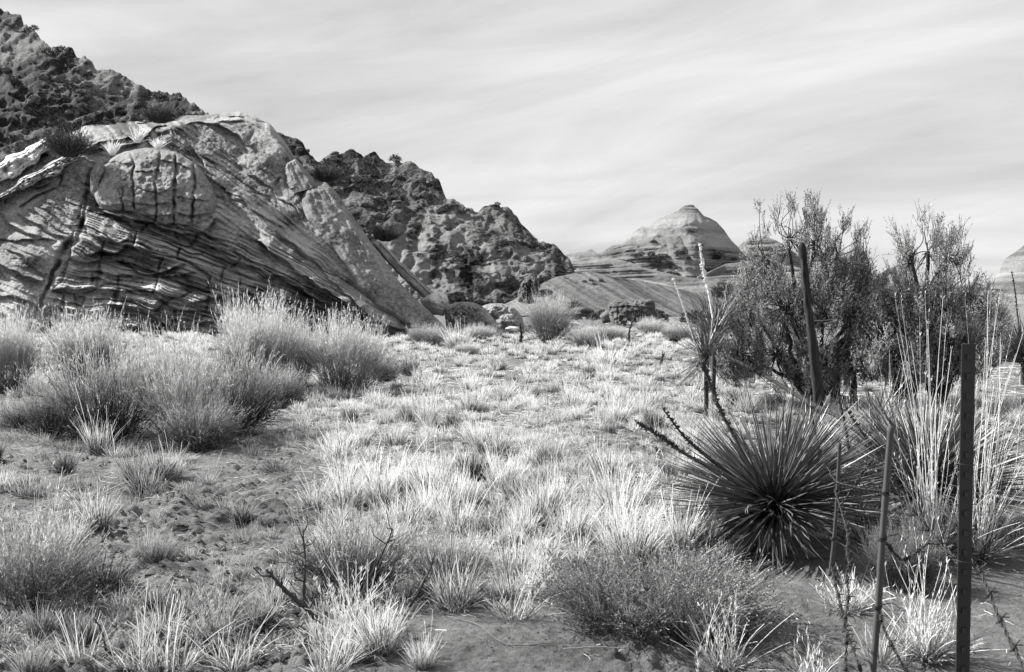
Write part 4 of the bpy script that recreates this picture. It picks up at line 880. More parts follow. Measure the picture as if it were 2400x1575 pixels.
# old wooden post, leaning, charred
b = gp(1925, 985); Yp = b[1]
C3 = [P(1925, 992, Yp), P(1918, 930, Yp), P(1906, 830, Yp), P(1896, 740, Yp), P(1886, 640, Yp), P(1880, 568, Yp)]
r = np.random.RandomState(5)
def old_post():
    root = link('wooden_post', None, loc=b); tag(root, 'old charred wooden post leaning among the sagebrush', 'fence post')
    C = smooth_pts([np.array(c)-np.array(b) for c in C3], 22); n = len(C); th = np.linspace(0, 2*PI, 20, endpoint=False)
    rr = np.interp(np.linspace(0, 1, n), [0, .3, .6, .9, .97, 1], [.074, .062, .052, .048, .044, .015])[:, None]*(1+.26*vn(np.cos(th)[None]*2+3, np.sin(th)[None]*2, np.linspace(0, 3, n)[:, None], s=3)+.10*vn(th[None]*6, np.linspace(0, 30, n)[:, None], s=4)+.16*vn(np.cos(th)[None]*3, np.linspace(0, 14, n)[:, None], s=5))
    V = C[:, None]+np.stack([rr*np.cos(th)[None], rr*np.sin(th)[None], 0*rr], -1)
    Vc = np.concatenate([V, V[-1:]*0+C[-1]+[0, 0, .004]]); 
    link('post_trunk', mk_mesh('post_trunk', Vc, grid_faces(n+1, 20, True), tone=.25+.35*vn(th[None]*5+0*np.linspace(0, 1, n+1)[:, None], np.linspace(0, 8, n+1)[:, None], s=9), mats=[M_char]), root)
    for (x0, y0, x1, y1) in [(1898, 700, 1935, 660), (1905, 790, 1960, 775), (1890, 650, 1870, 700)]:
        g = Geo(); p = smooth_pts([P(x0, y0, Yp)-np.array(b), P((x0+x1)/2, (y0+y1)/2+8, Yp-.02)-np.array(b), P(x1, y1, Yp)-np.array(b)], 5); g.tubes(p[None], np.linspace(.006, .002, len(p))[None], .3, 0, 5); link('wire_end', g.mesh('wire_end', [M_metal]), root)
old_post()
# fallen rail
o = tube_thing('fallen_rail', [P(1690, 828, 13.2), P(1800, 885, 12.0), P(1900, 945, 10.8), P(2040, 1010, 9.3)], .022, .028, M_char, 8, .25, .05, 8); tag(o, 'fallen weathered rail slanting behind the foot of the old post', 'fence rail')
for lab, x, t, bpy_, Y in [('far thin fence post, lower of the pair left of the sagebrush', 1742, 608, 700, 26), ('far thin fence post, taller of the pair left of the sagebrush', 1756, 582, 690, 30)]:
    q = P(x, bpy_, Y); top = P(x, t, Y); base_ = np.array([q[0], Y, 0.0]); root = link('far_post', None, loc=tuple(base_)); tag(root, lab, 'fence post')
    g = Geo(); g.tubes(np.array([[[0, 0, -.1], [0, 0, 1.0], top-base_, top-base_+[0, 0, .005]]]), np.array([[.032, .032, .03, .001]]), .3, 0, 6); link('post_shaft', g.mesh('post_shaft', [M_wood]), root)
    for z in (.5, 1.0, 1.5):
        g = Geo(); th = np.linspace(0, 2*PI, 9); g.tubes(np.stack([np.cos(th)*.036, np.sin(th)*.036, 0*th+z], -1)[None], np.full((1, 9), .003), .3, 0, 4); link('wire_wrap', g.mesh('wire_wrap', [M_metal]), root)
# barbed wire
def barb_mesh():
    g = Geo()
    for a in (0, 1.1):
        th = np.linspace(0, 4*PI, 16); C = np.stack([np.linspace(-.004, .004, 16)+a*.003, np.cos(th+a)*.0032, np.sin(th+a)*.0032], -1)
        e1 = C[:1]+[[0, .011*math.cos(a), .011*math.sin(a)]]; e2 = C[-1:]-[[0, .011*math.cos(a+.5), .011*math.sin(a+.5)]]
        C = np.concatenate([e1, C, e2]); g.tubes(C[None], np.full((1, 18), .0011), .3, 0, 4)
    return g.mesh('barb', [M_metal])
BARB = barb_mesh()
def barbed(label, pts, every=.085, rad=.0030, seed=0, barbs=True):
    r = np.random.RandomState(seed); C = smooth_pts([P(x, y, Y) for x, y, Y in pts], 16); C = C+r.normal(size=C.shape)*.0006
    o0 = C[0].copy(); root = link('barbed_wire', None, loc=tuple(o0)); tag(root, label, 'wire', 'rusty barbed wire on the fence')
    C = C-o0; s = np.concatenate([[0], np.cumsum(np.linalg.norm(np.diff(C, axis=0), axis=1))]); n = max(8, int(s[-1]/.006)); t = np.linspace(0, s[-1], n)
    c = np.stack([np.interp(t, s, C[:, i]) for i in range(3)], -1); d = nrm(np.gradient(c, axis=0)); a = nrm(np.cross(d, [.3, .9, .1])); b_ = np.cross(d, a)
    for ph in (0, PI):
        w = t*2*PI/.05+ph; q = c+(a*np.cos(w)[:, None]+b_*np.sin(w)[:, None])*rad*.9; g = Geo(); g.tubes(q[None], np.full((1, n), rad*.75), .4, 0, 4); link('strand', g.mesh('strand', [M_metal]), root)
    if barbs:
        for u in np.arange(every*.5, s[-1], every):
            i = min(n-2, int(u/s[-1]*(n-1))); o = link('barb', BARB, root, loc=tuple(c[i]), sc=1.7); o.rotation_mode = 'QUATERNION'; o.rotation_quaternion = Vector(d[i]).to_track_quat('X', 'Z')
barbed('barbed wire sagging from the steel post down to the lower right corner', [(2275, 1310, 2.58), (2300, 1345, 2.55), (2330, 1420, 2.45), (2372, 1510, 2.35), (2440, 1640, 2.2)], seed=1)
barbed('barbed wire running from the steel post left to the slanting stay', [(2262, 1320, 2.66), (2215, 1285, 2.75), (2180, 1245, 2.85), (2130, 1190, 2.98), (2082, 1155, 3.1), (2020, 1145, 3.5), (1962, 1128, 4.0), (1940, 1095, 4.2)], seed=2)
barbed('loose tangled barbed wire dangling nearest the short thin stay', [(1958, 1150, 4.0), (1985, 1240, 3.7), (1986, 1300, 3.5), (1992, 1322, 3.4), (1984, 1345, 3.4), (1988, 1400, 3.3), (1978, 1470, 3.2), (1984, 1490, 3.1), (1980, 1620, 3.0)], seed=3)
barbed('barbed wire curling down under the slanting stay to the bottom edge', [(1950, 1330, 3.9), (1958, 1370, 3.7), (1972, 1430, 3.5), (1984, 1485, 3.3), (2003, 1530, 3.1), (2030, 1610, 3.0)], seed=4)
barbed('forked barbed wire end poking up between the two stays', [(1960, 1200, 4.0), (1995, 1150, 3.9), (2020, 1110, 3.8), (2042, 1080, 3.7), (2046, 1072, 3.7)], seed=5)
barbed('barbed wire from the slanting stay across the low shrub behind the steel post', [(2068, 1262, 3.1), (2100, 1300, 3.1), (2115, 1312, 3.1), (2140, 1300, 3.05), (2190, 1270, 2.9), (2255, 1330, 2.66)], seed=6)
barbed('barbed wire looping from the slanting stay down to the sand', [(2056, 1422, 3.1), (2075, 1480, 3.05), (2100, 1530, 3.0), (2140, 1600, 2.95)], seed=7)
# sticks and snags
def stick(label, pts, Y, r0, r1, mat=M_wood, tone=.3, seed=0, twigs=0, cat='dead branch', name='dead_branch', flat=False):
    rr = np.random.RandomState(seed)
    if flat: P3 = smooth_pts([np.array(gp(x, y))*[.99, .99, 0]+[0, 0, float(Gcrust(*gp(x, y)[:2])[0])+.012] for x, y, d in pts], 8)
    else: P3 = smooth_pts([P(x, y, Y+d) for x, y, d in pts], 8)
    o0 = P3[0].copy(); C = P3-o0; C = C+rr.normal(size=C.shape)*r0*.15
    g = Geo(); g.tubes(C[None], np.linspace(r0, r1, len(C))[None], tone, 0, 7)
    for i in range(twigs):
        j = rr.randint(len(C)//4, len(C)); d = nrm(nrm(C[min(j+1, len(C)-1)]-C[j-1])+rr.normal(size=3)*.8); L_ = np.linalg.norm(C[-1])*rr.uniform(.12, .3)
        c = np.stack([C[j], C[j]+d*L_*.5+rr.normal(size=3)*.01, C[j]+nrm(d+[0, 0, .4])*L_]); g.tubes(c[None], np.array([[r0*.4, r0*.3, r1*.5]]), tone, 0, 5)
    o = link(name, g.mesh(name, [mat]), loc=tuple(o0)); tag(o, label, cat); return o
stick('dark bare stick angling up left from the centre foreground bush', [(760, 1470, 0), (710, 1420, 0), (660, 1375, 0), (625, 1335, 0)], 4.5, .013, .006, seed=1, twigs=9)
stick('dark upright twig inside the centre foreground bush', [(720, 1450, 0), (712, 1390, 0), (715, 1320, 0), (710, 1240, 0)], 4.66, .009, .003, seed=2, twigs=15)
stick('dark twig slanting right out of the centre foreground bush', [(840, 1430, 0), (870, 1350, 0), (900, 1290, 0), (920, 1240, 0)], 4.75, .007, .003, seed=3, twigs=12)
stick('dark broken twig at the right side of the centre foreground bush', [(950, 1440, 0), (985, 1380, 0), (1015, 1320, 0)], 4.7, .008, .003, seed=4, twigs=12)
stick('forked grey twig rising from the bottom edge at the left', [(262, 1590, 0), (250, 1530, 0), (238, 1480, 0), (222, 1450, 0)], 4.1, .007, .003, seed=5, twigs=3)
stick('slim dark twig rising from the bottom edge right of the forked twig', [(318, 1585, 0), (332, 1530, 0), (352, 1490, 0), (368, 1465, 0)], 4.1, .006, .003, seed=6, twigs=3)
stick('charred forked stump in the bright grass right of the feathery bush', [(1475, 812, 0), (1474, 785, 0), (1480, 760, 0), (1487, 742, 0)], 30.5, .045, .015, seed=7, twigs=16)
stick('short charred stump standing in the grass at the middle right', [(1548, 862, 0), (1550, 848, 0), (1552, 838, 0), (1556, 830, 0)], 21.4, .035, .02, seed=8, twigs=3)
stick('charred snag leaning in the grass left of the grey feathery bush', [(1222, 812, 0), (1220, 795, 0), (1222, 780, 0), (1218, 768, 0)], 31, .06, .02, seed=9, twigs=14)
stick('bare dead shrub limb standing against the dark hill above the slab', [(880, 560, 0), (895, 525, 0), (905, 505, 0), (925, 490, 0)], 46, .06, .02, seed=10, twigs=9)
stick('dark dead stalk rising left of the old post foot', [(1922, 1060, 0), (1910, 1010, 0), (1900, 960, 0), (1893, 930, 0)], 6.4, .010, .006, seed=11, twigs=2)
stick('dark dead stalk rising right of the old post foot', [(1992, 1080, 0), (1985, 1020, 0), (1975, 970, 0), (1966, 935, 0)], 6.4, .012, .007, seed=12, twigs=2)
stick('pale twisted dead stem on the sand in front of the low flowering shrub', [(1320, 1520, 0), (1400, 1527, 0), (1460, 1532, 0), (1475, 1528, 0)], 4.15, .0035, .002, mat=M_straw, tone=.22, seed=13, flat=True)
stick('pale curved stem lying on the sand at the bottom centre', [(1050, 1445, 0), (1120, 1468, 0), (1190, 1510, 0), (1300, 1505, 0)], 4.5, .003, .0015, mat=M_straw, tone=.18, seed=14, flat=True)
stick('thin fallen branch lying on the sand under the largest yucca', [(1745, 1295, 0), (1820, 1302, 0), (1900, 1306, 0), (1950, 1306, 0)], 5.85, .007, .004, tone=.5, seed=15, flat=True)
stick('curved dry twig on open sand left of the thin stay', [(1720, 1345, 0), (1760, 1357, 0), (1795, 1345, 0), (1822, 1325, 0)], 5.4, .004, .002, tone=.8, seed=16, flat=True)
# tall bleached stalk clumps
def stalks(label, px, py, tips, w=.0045, extra=60, eh=.45, seed=0, name='tall_grass', tone=.85, mat=M_white):
    rr = np.random.RandomState(seed); b = np.array(gp(px, py)); Y = b[1]; g = Geo()
    n = len(tips); Cs = []
    for (x, y, d) in tips:
        q = P(x, y, Y+d)-b; s0 = np.array([rr.normal()*.03, rr.normal()*.03, 0]); m = s0*.4+q*.6-np.array([q[0]*.12, 0, 0])+rr.normal(size=3)*.012; Cs.append(smooth_pts([s0, (s0+m)/2+rr.normal(size=3)*.006, m, q], 5))
    n0 = n
    for (x, y, d) in list(tips):
        for _ in range(2):
            y2 = y+rr.uniform(-.05, .55)*(py-y); x2 = x+rr.normal()*.22*(py-y)*.5+rr.normal()*12
            q = P(x2, y2, Y+d+rr.normal()*.12)-b; s0 = np.array([rr.normal()*.05, rr.normal()*.05, 0]); m = s0*.4+q*.6+rr.normal(size=3)*.03; Cs.append(smooth_pts([s0, (s0+m)/2+rr.normal(size=3)*.015, m, q], 5))
    n = len(Cs)
    C = np.array(Cs); S = C.shape[1]; t = np.linspace(0, 1, S)
    g.tubes(C, w*.62*np.outer(rr.uniform(.5, 1.2, n)*np.where(np.arange(n) < n0, 1, .5), 1-.75*t), tone+0*rr.uniform(-.2, .1, (n, 1)), 0, 5)
    k = n*14; i = rr.randint(0, n, k); j = rr.randint(1, S, k); g.leaves(C[i, j], nrm(rr.normal(size=(k, 3))*.3+[0, 0, 1]), .028, .0035, tone, 0, rr)
    if extra:
        extra = int(extra*.55)
        E, _ = curve_blades(rr, extra, .06, eh, .42, .14, S=7, flop=.3); g.ribbons(E, np.full(E.shape[:2], w*.55)*np.linspace(1.1, .4, 7), rr.uniform(.0, .95, (extra, 1))**1.2*np.linspace(.3, 1.1, 7), 0, rr)
        E, _ = curve_blades(rr, extra*2, .06, eh*.4, .9, .2, S=5, flop=.5); g.ribbons(E, np.full(E.shape[:2], w*.5), rr.uniform(0, .45, (extra*2, 1)), 0, rr)
    o = link(name, g.mesh(name, [mat]), loc=tuple(b)); tag(o, label, 'grass clump'); return o
stalks('tall bleached stalk clump nearest the bottom between stay and steel post', 2170, 1540, [(2120, 1290, 0), (2140, 1220, 0), (2190, 1190, .1), (2168, 1300, 0), (2205, 1330, 0), (2150, 1380, 0), (2225, 1370, .1), (2100, 1370, 0), (2135, 1440, -.1), (2215, 1455, -.1), (2240, 1400, 0), (2090, 1300, .1)], .0045, 260, .35, 21)
stalks('bleached stalk clump sprawling at the foot of the short thin stay', 1985, 1430, [(1930, 1350, 0), (1960, 1330, 0), (2060, 1375, 0), (2055, 1365, .05), (1915, 1370, 0), (2000, 1340, .1)], .004, 170, .26, 22)
stalks('tallest bleached stalks, left bundle behind the steel post', 2190, 1300, [(2168, 690, 0), (2112, 700, 0), (2210, 700, 0), (2218, 760, .1), (2250, 880, 0), (2135, 800, .1), (2175, 760, 0), (2155, 900, .1), (2200, 850, 0), (2102, 780, .2), (2230, 820, .1), (2090, 1010, .1), (2190, 1010, -.1), (2150, 1060, 0)], .0075, 170, .6, 23)
stalks('tallest bleached stalks, right bundle beyond the steel post', 2290, 1310, [(2315, 690, 0), (2345, 680, 0), (2335, 720, .1), (2398, 780, 0), (2345, 780, 0), (2380, 830, .1), (2310, 800, 0), (2330, 900, .1), (2420, 900, 0), (2395, 1000, 0), (2290, 900, 0), (2415, 1080, 0), (2300, 1000, .1), (2355, 1000, 0)], .0070, 170, .6, 24)
stalks('short bleached tuft on the sand right of the wide flowering shrub', 1690, 1570, [(1660, 1390, 0), (1690, 1400, .05), (1640, 1420, 0), (1715, 1410, 0), (1725, 1395, .1), (1670, 1480, 0)], .0035, 170, .33, 25)
stalks('pale wispy tuft at the bottom edge left of the thin barbed wire', 1905, 1610, [(1870, 1480, 0), (1890, 1470, 0), (1930, 1500, 0)], .002, 140, .22, 26)
stalks('white upright blades bursting from the centre foreground bush', 828, 1500, [(750, 1300, 0), (770, 1310, 0), (815, 1330, 0), (835, 1325, .05), (862, 1310, 0), (880, 1340, 0), (800, 1350, -.05), (760, 1370, 0), (915, 1340, 0), (900, 1350, 0), (845, 1340, .1), (790, 1330, .1), (735, 1360, 0)], .0065, 70, .30, 27)
stalks('tall straw tuft with seed heads left of the centre foreground bush', 510, 1500, [(443, 1330, 0), (520, 1300, 0), (505, 1330, 0), (540, 1350, 0), (480, 1380, 0), (528, 1310, .1)], .004, 200, .30, 28, tone=.75)
stalks('arching pale stems with seed heads left of the wide flowering shrub', 1205, 1455, [(1290, 1210, 0), (1310, 1215, .1), (1255, 1260, 0), (1225, 1320, 0)], .004, 80, .3, 29)
stalks('lone bright straw clump left of the largest yucca', 1520, 1320, [(1500, 1230, 0), (1545, 1180, 0), (1530, 1200, 0), (1560, 1240, 0)], .004, 200, .34, 30)
stalks('thick pale grass fountain behind the two stays', 2020, 1230, [(1990, 1000, 0), (2040, 980, 0), (1950, 1010, 0), (2080, 1010, .1)], .004, 420, .62, 31, mat=M_straw)
stalks('thin pale stems rising between the largest and the half-hidden yucca', 1960, 1200, [(1940, 960, 0), (1975, 900, 0), (1930, 1000, .1), (2000, 950, .1)], .003, 260, .45, 34, mat=M_straw)
stalks('tangle of pale stems behind the steel post', 2240, 1240, [(2260, 960, 0), (2200, 930, 0), (2290, 980, .1), (2230, 900, .1)], .0035, 320, .5, 35, mat=M_straw)
stalks('pale stems in front of the sagebrush trunk right of the old post', 2090, 1040, [(2060, 850, 0), (2085, 820, 0), (2110, 860, .1), (2130, 800, .1)], .005, 300, .6, 36, mat=M_straw)
stalks('leaning pale grass fountain at the foot of the old post', 2030, 1100, [(1995, 930, 0), (2010, 915, 0), (1980, 960, 0)], .004, 420, .55, 32, mat=M_straw)
stalks('bright grass tuft growing on top of the outcrop above the knob', 0, 1600, [], 0.004, 1, .2, 33) if False else None
def rocktuft(label, px, py, D, h, seed):
    g = Geo(); rr = np.random.RandomState(seed); C, _ = curve_blades(rr, 130, .10, h, .35, .1, S=5); g.ribbons(C, np.full((130, 5), .008), rr.uniform(.6, 1, (130, 1)), 0, rr)
    tag(link('rock_grass', g.mesh('rock_grass', [M_white]), loc=tuple(P(px, py, D))), label, 'grass tuft')
rocktuft('white grass tuft at the upper left rim of the knob', 264, 362, 40.1, .75, 41)
rocktuft('white grass tuft on the outcrop directly above the knob', 322, 334, 40.6, .75, 42)
rocktuft('thin grass tuft in the crack right above the knob', 370, 350, 40.0, .6, 43)
# ------------------------------------------------------------------ the grass flat
TU = {}
def kinds():
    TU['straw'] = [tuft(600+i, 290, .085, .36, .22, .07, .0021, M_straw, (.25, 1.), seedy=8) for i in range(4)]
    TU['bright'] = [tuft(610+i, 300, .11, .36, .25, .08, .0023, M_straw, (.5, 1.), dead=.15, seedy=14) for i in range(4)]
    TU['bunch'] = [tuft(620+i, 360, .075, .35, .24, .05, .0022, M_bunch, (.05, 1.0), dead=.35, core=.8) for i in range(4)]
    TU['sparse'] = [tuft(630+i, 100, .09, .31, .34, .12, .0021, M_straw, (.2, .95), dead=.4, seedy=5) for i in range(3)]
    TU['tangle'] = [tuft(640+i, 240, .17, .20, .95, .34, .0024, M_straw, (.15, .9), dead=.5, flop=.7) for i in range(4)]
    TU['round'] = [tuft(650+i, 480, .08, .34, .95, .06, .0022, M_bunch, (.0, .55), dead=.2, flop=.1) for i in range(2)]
kinds()
HREF = {'straw': .30, 'bright': .30, 'bunch': .30, 'sparse': .27, 'tangle': .14, 'round': .28}
cnt = [0]
def put_tuft(kind, px, py, hpx, label, group=None, wf=1.0):
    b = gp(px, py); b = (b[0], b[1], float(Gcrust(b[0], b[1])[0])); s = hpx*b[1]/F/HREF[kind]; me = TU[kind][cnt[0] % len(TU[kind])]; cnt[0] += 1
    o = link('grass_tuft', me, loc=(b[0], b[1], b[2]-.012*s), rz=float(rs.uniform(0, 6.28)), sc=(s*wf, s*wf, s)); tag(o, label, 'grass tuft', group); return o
NAMED = [
 ('bunch', 150, 1112, 70, 'spiky dark-hearted tuft left of the upright pale-tipped tuft', 1),
 ('bunch', 310, 1140, 95, 'dark-based upright tuft in front of the big left thicket', .8),
 ('straw', 232, 1072, 115, 'tall pale tuft standing against the big left thicket', .8),
 ('straw', 405, 1120, 70, 'loose pale tuft right of the dark-based upright tuft', 1),
 ('sparse', 55, 1165, 70, 'scraggly tuft at the left edge below the thicket', 1),
 ('straw', 225, 1255, 95, 'bristly pale tuft between the thicket and the dark round tuft', 1),
 ('round', 242, 1390, 150, 'dark round tuft with pale tips at the lower left', 1.0),
 ('bunch', 565, 1225, 62, 'small dark-based tuft on the bare crusty ground', 1),
 ('round', 645, 1112, 46, 'low rounded tuft under one arching pale stem', 1.3),
 ('sparse', 487, 1140, 50, 'tiny thin tuft on the bare sand in front of the thicket', .8),
 ('bunch', 955, 1180, 85, 'compact dark-hearted tuft left of the big central tuft', .8),
 ('straw', 1070, 1200, 150, 'big central tuft with a dark heart', .8),
 ('bright', 1265, 1225, 140, 'broad bright tuft in the very middle of the flat', .9),
 ('bunch', 1290, 1100, 90, 'tangled dark-hearted tuft behind the broad bright tuft', 1),
 ('bunch', 1060, 1010, 60, 'small dark tuft in the middle distance of the flat', .7),
 ('round', 1240, 925, 38, 'flat dark tussock among bright grass in the middle distance', 1.4),
 ('bunch', 960, 880, 66, 'tuft with dark foot just right of the dome-shaped bush', .9),
 ('bright', 1000, 1000, 80, 'upright straw tuft right of the dome-shaped bush', .7),
 ('straw', 1130, 1060, 80, 'bright tuft left of the tangled dark-hearted tuft', 1),
 ('bunch', 1165, 868, 40, 'dark-fronted tussock at the far edge of the flat', 1.5),
 ('straw', 800, 1560, 90, 'dense tuft at the bottom edge under the white blades', 1.2),
 ('straw', 990, 1565, 85, 'tuft on the sand at the bottom edge right of centre', 1),
 ('bunch', 1640, 1300, 110, 'fine dense tuft touching the left side of the largest yucca', 1),
 ('bright', 1590, 1310, 120, 'bright tuft between lone straw clump and the largest yucca', .9),
 ('bright', 1440, 1190, 150, 'tall bright tuft left of the yucca leaf tips', .8),
 ('bunch', 1430, 1020, 36, 'little dark sprig on the bare sand patch left of the largest yucca', 1),
 ('straw', 1440, 1310, 110, 'pale tuft behind the wide low flowering shrub', 1),
 ('bright', 1420, 865, 70, 'brightest tuft at the far side of the flat near the charred stump', 1.2),
 ('bright', 1070, 815, 60, 'tall bright grass at the end of the outcrop', 1),
 ('straw', 740, 1190, 70, 'pale tuft at the left border of the dense grass', 1.2),
 ('sparse', 1700, 1330, 60, 'thin tuft at the edge of the open sand below the yucca', 1),
 ('sparse', 1480, 1330, 60, 'scraggly tuft behind the left end of the flowering shrub', 1),
]
for k, px, py, h, lab, wf in NAMED: put_tuft(k, px, py, h*(.82 if h > 100 and px < 1500 else .95), lab, None, wf)
# random field: density by place on the ground
def dens(px, py):
    """share of ground covered by grass at this spot and the brightness class"""
    x, y = px, py
    d = .9
    if y > 1080 and x < 760: d = .34+.25*(y > 1400)
    if 420 < x < 760 and 1080 < y < 1250: d = .12
    if y > 1460 and 920 < x < 1700: d = .008
    if y > 1440 and 950 < x < 1300: d = .008
    if 1300 < x < 1760 and y > 1340: d = .008
    if x > 1690 and y > 1290: d = .012
    if x > 2230 and y > 1120: d = .05
    if x > 1750 and 1000 < y <= 1290: d = .30
    if 1400 < x < 1580 and 1010 < y < 1080: d = .10
    if x < 700 and 950 < y < 1080: d = .45
    if 760 < y < 800: d = .8
    return d
rs = np.random.RandomState(12)
pts = []
tries = 0
while len(pts) < 275 and tries < 9000:
    tries += 1
    y = 880+(1600-880)*rs.uniform()**1.25; x = rs.uniform(-30, 2430)
    if rs.uniform() > dens(x, y)*(1 if x > 700 or y > 1300 else .6): continue
    hh = 105*(y-700)/560.
    if any(abs(x-a)*1.0 < hh*.42 and abs(y-c_) < hh*.20 for a, c_ in pts): continue
    if 1560 < x < 2010 and 1150 < y < 1300: continue
    pts.append((x, y))
LM = [(x, y, {150: 'spiky dark-hearted tuft', 310: 'dark-based upright tuft', 242: 'dark round tuft', 645: 'low rounded tuft', 955: 'compact dark-hearted tuft', 1070: 'big central tuft', 1265: 'broad bright tuft', 1290: 'tangled dark-hearted tuft', 1240: 'flat dark tussock'}.get(x)) for k, x, y, h, lab, wf in NAMED]
LM = [q for q in LM if q[2]]+[(590, 925, 'tall feathery bush'), (800, 920, 'dome-shaped bush'), (300, 1050, 'big fanning thicket bush'), (560, 1030, 'right-leaning bush'), (1285, 805, 'grey feathery bush'), (1540, 1475, 'wide flowering shrub'), (1540, 1340, 'back of the wide flowering shrub'),
 (2125, 1385, 'low flowering shrub by the stay'), (830, 1420, 'stick-filled foreground bush'), (1040, 1400, 'soft pale foreground bush'), (60, 1440, 'dim corner bush'), (1815, 1262, 'largest yucca'), (1560, 1060, 'tips of the largest yucca'), (2165, 1228, 'half-hidden yucca'), (1668, 905, 'stemmed yuccas'),
 (1475, 812, 'charred forked stump'), (1550, 862, 'short charred stump'), (1918, 985, 'old leaning post'), (2262, 1540, 'steel post'), (2050, 1500, 'slanting stay'), (2290, 1310, 'right bleached stalks'), (828, 1500, 'white upright blades'), (510, 1500, 'seedy straw tuft'), (1205, 1455, 'arching pale stems'), (1690, 1570, 'short bleached sand tuft'), (0, 1200, 'left picture edge'), (250, 1580, 'forked bottom twig'), (1780, 900, 'fallen rail'), (2060, 1010, 'small grass-bound yucca'), (40, 925, 'left-edge feathery bush')]
USED = set()
LOOK = {'straw': 'straw', 'bright': 'bright straw', 'bunch': 'dark-footed', 'sparse': 'thin scraggly', 'tangle': 'flattened tangled'}
def tuft_label(k, x, y, f):
    size = 'small' if f < .8 else ('middling' if f < 1.05 else 'large')
    near = sorted(LM, key=lambda q: (q[0]-x)**2+(1.6*(q[1]-y))**2)
    for step in ('', 'a little way ', 'farther '):
        for q in near[:4]:
            dx_, dy_ = x-q[0], y-q[1]
            w = ('right of' if dx_ > 0 else 'left of') if abs(dx_) > 1.6*abs(dy_) else (('in front of' if dy_ > 0 else 'behind') if abs(dy_) > 1.2*abs(dx_) else ('in front and to the right of' if dx_ > 0 and dy_ > 0 else 'in front and to the left of' if dy_ > 0 else 'behind and to the right of' if dx_ > 0 else 'behind and to the left of'))
            l = '%s %s tuft %s%s the %s' % (size, LOOK[k], step, w, q[2])
            if l not in USED and len(l.split()) <= 16: USED.add(l); return l
    return l
pts.sort(key=lambda p: -p[1])
for x, y in pts:
    f = (.5+.62*rs.uniform()**1.4)*(.78 if y > 1380 else 1); hp = (y-700)/1.5*.30*f
    midz = 650 < x < 1750 and y < 1330
    if midz: k = rs.choice(['straw', 'bright', 'bunch', 'tangle', 'bright'], p=[.26, .28, .12, .16, .18]); gr = 'grass tufts in the middle of the flat'
    elif x <= 760: k = rs.choice(['straw', 'sparse', 'bunch', 'tangle'], p=[.14, .24, .42, .20]); gr = 'grass tufts on the crusty left ground'
    else: k = rs.choice(['straw', 'sparse', 'tangle'], p=[.35, .35, .3]); gr = 'grass tufts in the open sand'
    if k == 'tangle': hp *= .5
    put_tuft(k, x, y, hp, tuft_label(k, x, y, f), gr)
# everything smaller and farther: one stuff object
def far_grass():
    g = Geo(); rr = np.random.RandomState(77)
    ext = [np.array([])]
    protos = []
    for i in range(6):
        C, _ = curve_blades(rr, 62, .12, .34, .28, .08, S=3, flop=.2); Wd = np.full((62, 3), .0048)*np.array([[1, .9, .4]]); T = np.clip(1.2*np.linspace(0, 1, 3)[None]**1.2*rr.uniform(.6, 1.4, (62, 1)), 0, 1)
        d = nrm(np.gradient(C, axis=1)); side = nrm(np.cross(d, rr.normal(size=(62, 1, 3)))); protos.append((C, Wd, T, side))
    N_ = 2900; n = 0; tries = 0
    while n < N_ and tries < 60000:
        tries += 1
        far = rr.uniform() < .50
        if far: Y = rr.uniform(13, 46)+14*(rr.uniform() < .12); x = rr.uniform(-60, 1760)
        else: Y = rr.uniform(4.2, 14); x = rr.uniform(-60, 2440)
        y = 700+1.5/Y*F
        if rr.uniform() > dens(x, y): continue
        if x > 1760 and y < 900: pass
        b = gp(x, y)
        if b[1] > 37 and x < 1060: continue
        C, Wd, T, side = protos[rr.randint(6)]
        s = rr.uniform(.35, .95)*(.95 if far else .62); a = rr.uniform(0, 6.28); R = np.array([[math.cos(a), -math.sin(a), 0], [math.sin(a), math.cos(a), 0], [0, 0, 1]])
        ww = max(.6, b[1]/16.)
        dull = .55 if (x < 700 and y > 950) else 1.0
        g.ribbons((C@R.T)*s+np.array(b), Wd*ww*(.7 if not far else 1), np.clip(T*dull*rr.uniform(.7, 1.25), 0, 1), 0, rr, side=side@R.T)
        n += 1
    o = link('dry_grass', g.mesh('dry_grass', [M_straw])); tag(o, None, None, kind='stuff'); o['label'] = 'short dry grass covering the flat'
far_grass()
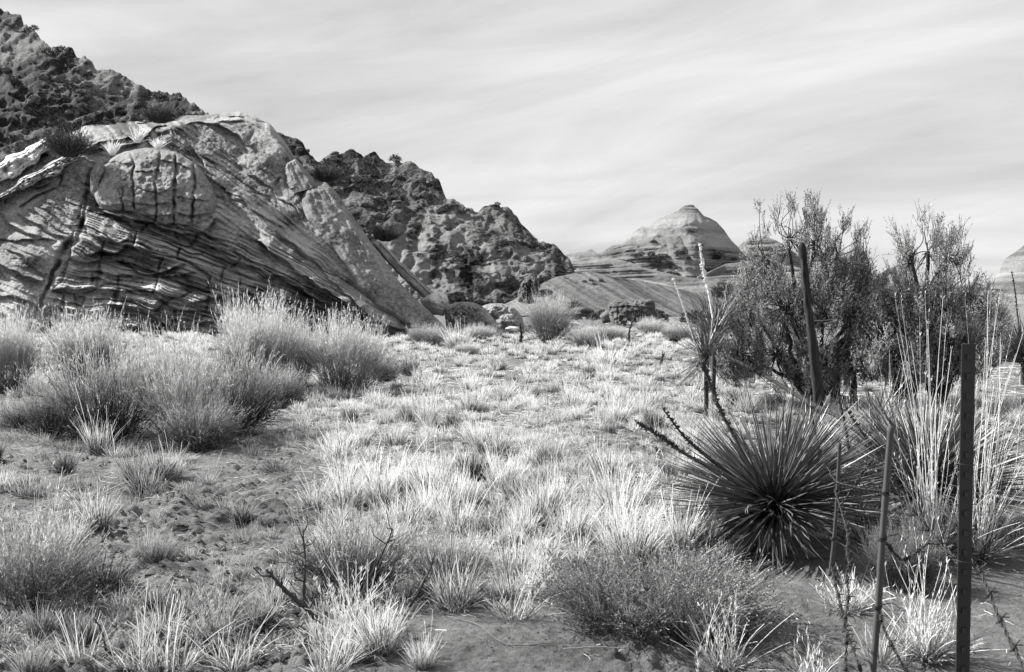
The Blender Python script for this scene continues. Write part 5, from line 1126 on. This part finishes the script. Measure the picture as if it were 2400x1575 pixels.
def litter():
    g = Geo(); rr = np.random.RandomState(88); n = 40000
    Y = 4+18*rr.uniform(size=n)**1.6; x = rr.uniform(-40, 2440, n); y = 700+1.5/Y*F
    keep = np.array([rr.uniform() < min(1, dens(a, b_)*1.1+.008) for a, b_ in zip(x, y)]); Y, x = Y[keep], x[keep]; n = len(Y)
    X = (x-1200)/F*Y; a = rr.uniform(0, PI, n); l = rr.uniform(.02, .15, n)*np.clip((Y-3)/6, .22, 1)
    t = np.array([-1, .1, 1.])[None, :]; bend = rr.normal(size=(n, 1))*.25
    cx = X[:, None]+np.cos(a)[:, None]*l[:, None]*t-np.sin(a)[:, None]*l[:, None]*bend*t**2; cy = Y[:, None]+np.sin(a)[:, None]*l[:, None]*t+np.cos(a)[:, None]*l[:, None]*bend*t**2
    cz = Gcrust(cx, cy)[0]+.004+rr.uniform(0, .022, (n, 1))*(1-.5*t**2)
    g.ribbons(np.stack([cx, cy, cz], -1), np.full((n, 3), .0016)*np.maximum(.8, Y[:, None]/9), rr.uniform(.0, .8, (n, 1))*(.75+.5*ss(500, 900, x)[:, None]), 0, rr)
    o = link('straw_litter', g.mesh('straw_litter', [M_straw])); tag(o, None, None, kind='stuff'); o['label'] = 'fallen straw and stem litter strewn over the sand'
litter()
def pebbles():
    rr = np.random.RandomState(99); n = 14000; Y = 3.9+11*rr.uniform(size=n)**1.3; x = rr.uniform(-20, 1560, n); X = (x-1200)/F*Y
    th = np.linspace(0, 2*PI, 5, endpoint=False); s = rr.uniform(.007, .017, n)*(1+1.8*rr.uniform(size=n)**6)*(.35+.9*ss(-.3, .5, fbm(X*.9, Y*1.0, s=55, o=2)))*np.where(sandmask(X, Y) > .5, .15, 1)*np.where((x > 900) & (Y < 4.9), .2, 1)
    ring = np.stack([np.cos(th), np.sin(th), 0*th], -1)[None]*s[:, None, None]*(1+.3*rr.normal(size=(n, 5, 1))); top = np.zeros((n, 1, 3)); top[..., 2] = s[:, None]*.8
    V = np.concatenate([ring, top], 1)+np.stack([X, Y, Gcrust(X, Y)[0]-.001], -1)[:, None]
    T = np.array([[i, (i+1) % 5, 5] for i in range(5)])[None]+np.arange(n)[:, None, None]*6
    o = link('soil_clods', mk_mesh('soil_clods', V, None, T.reshape(-1, 3), tone=np.repeat(rr.uniform(-.45, .25, n), 6), mats=[M_sand])); tag(o, None, None, kind='stuff'); o['label'] = 'dark crumbs of soil crust'
pebbles()
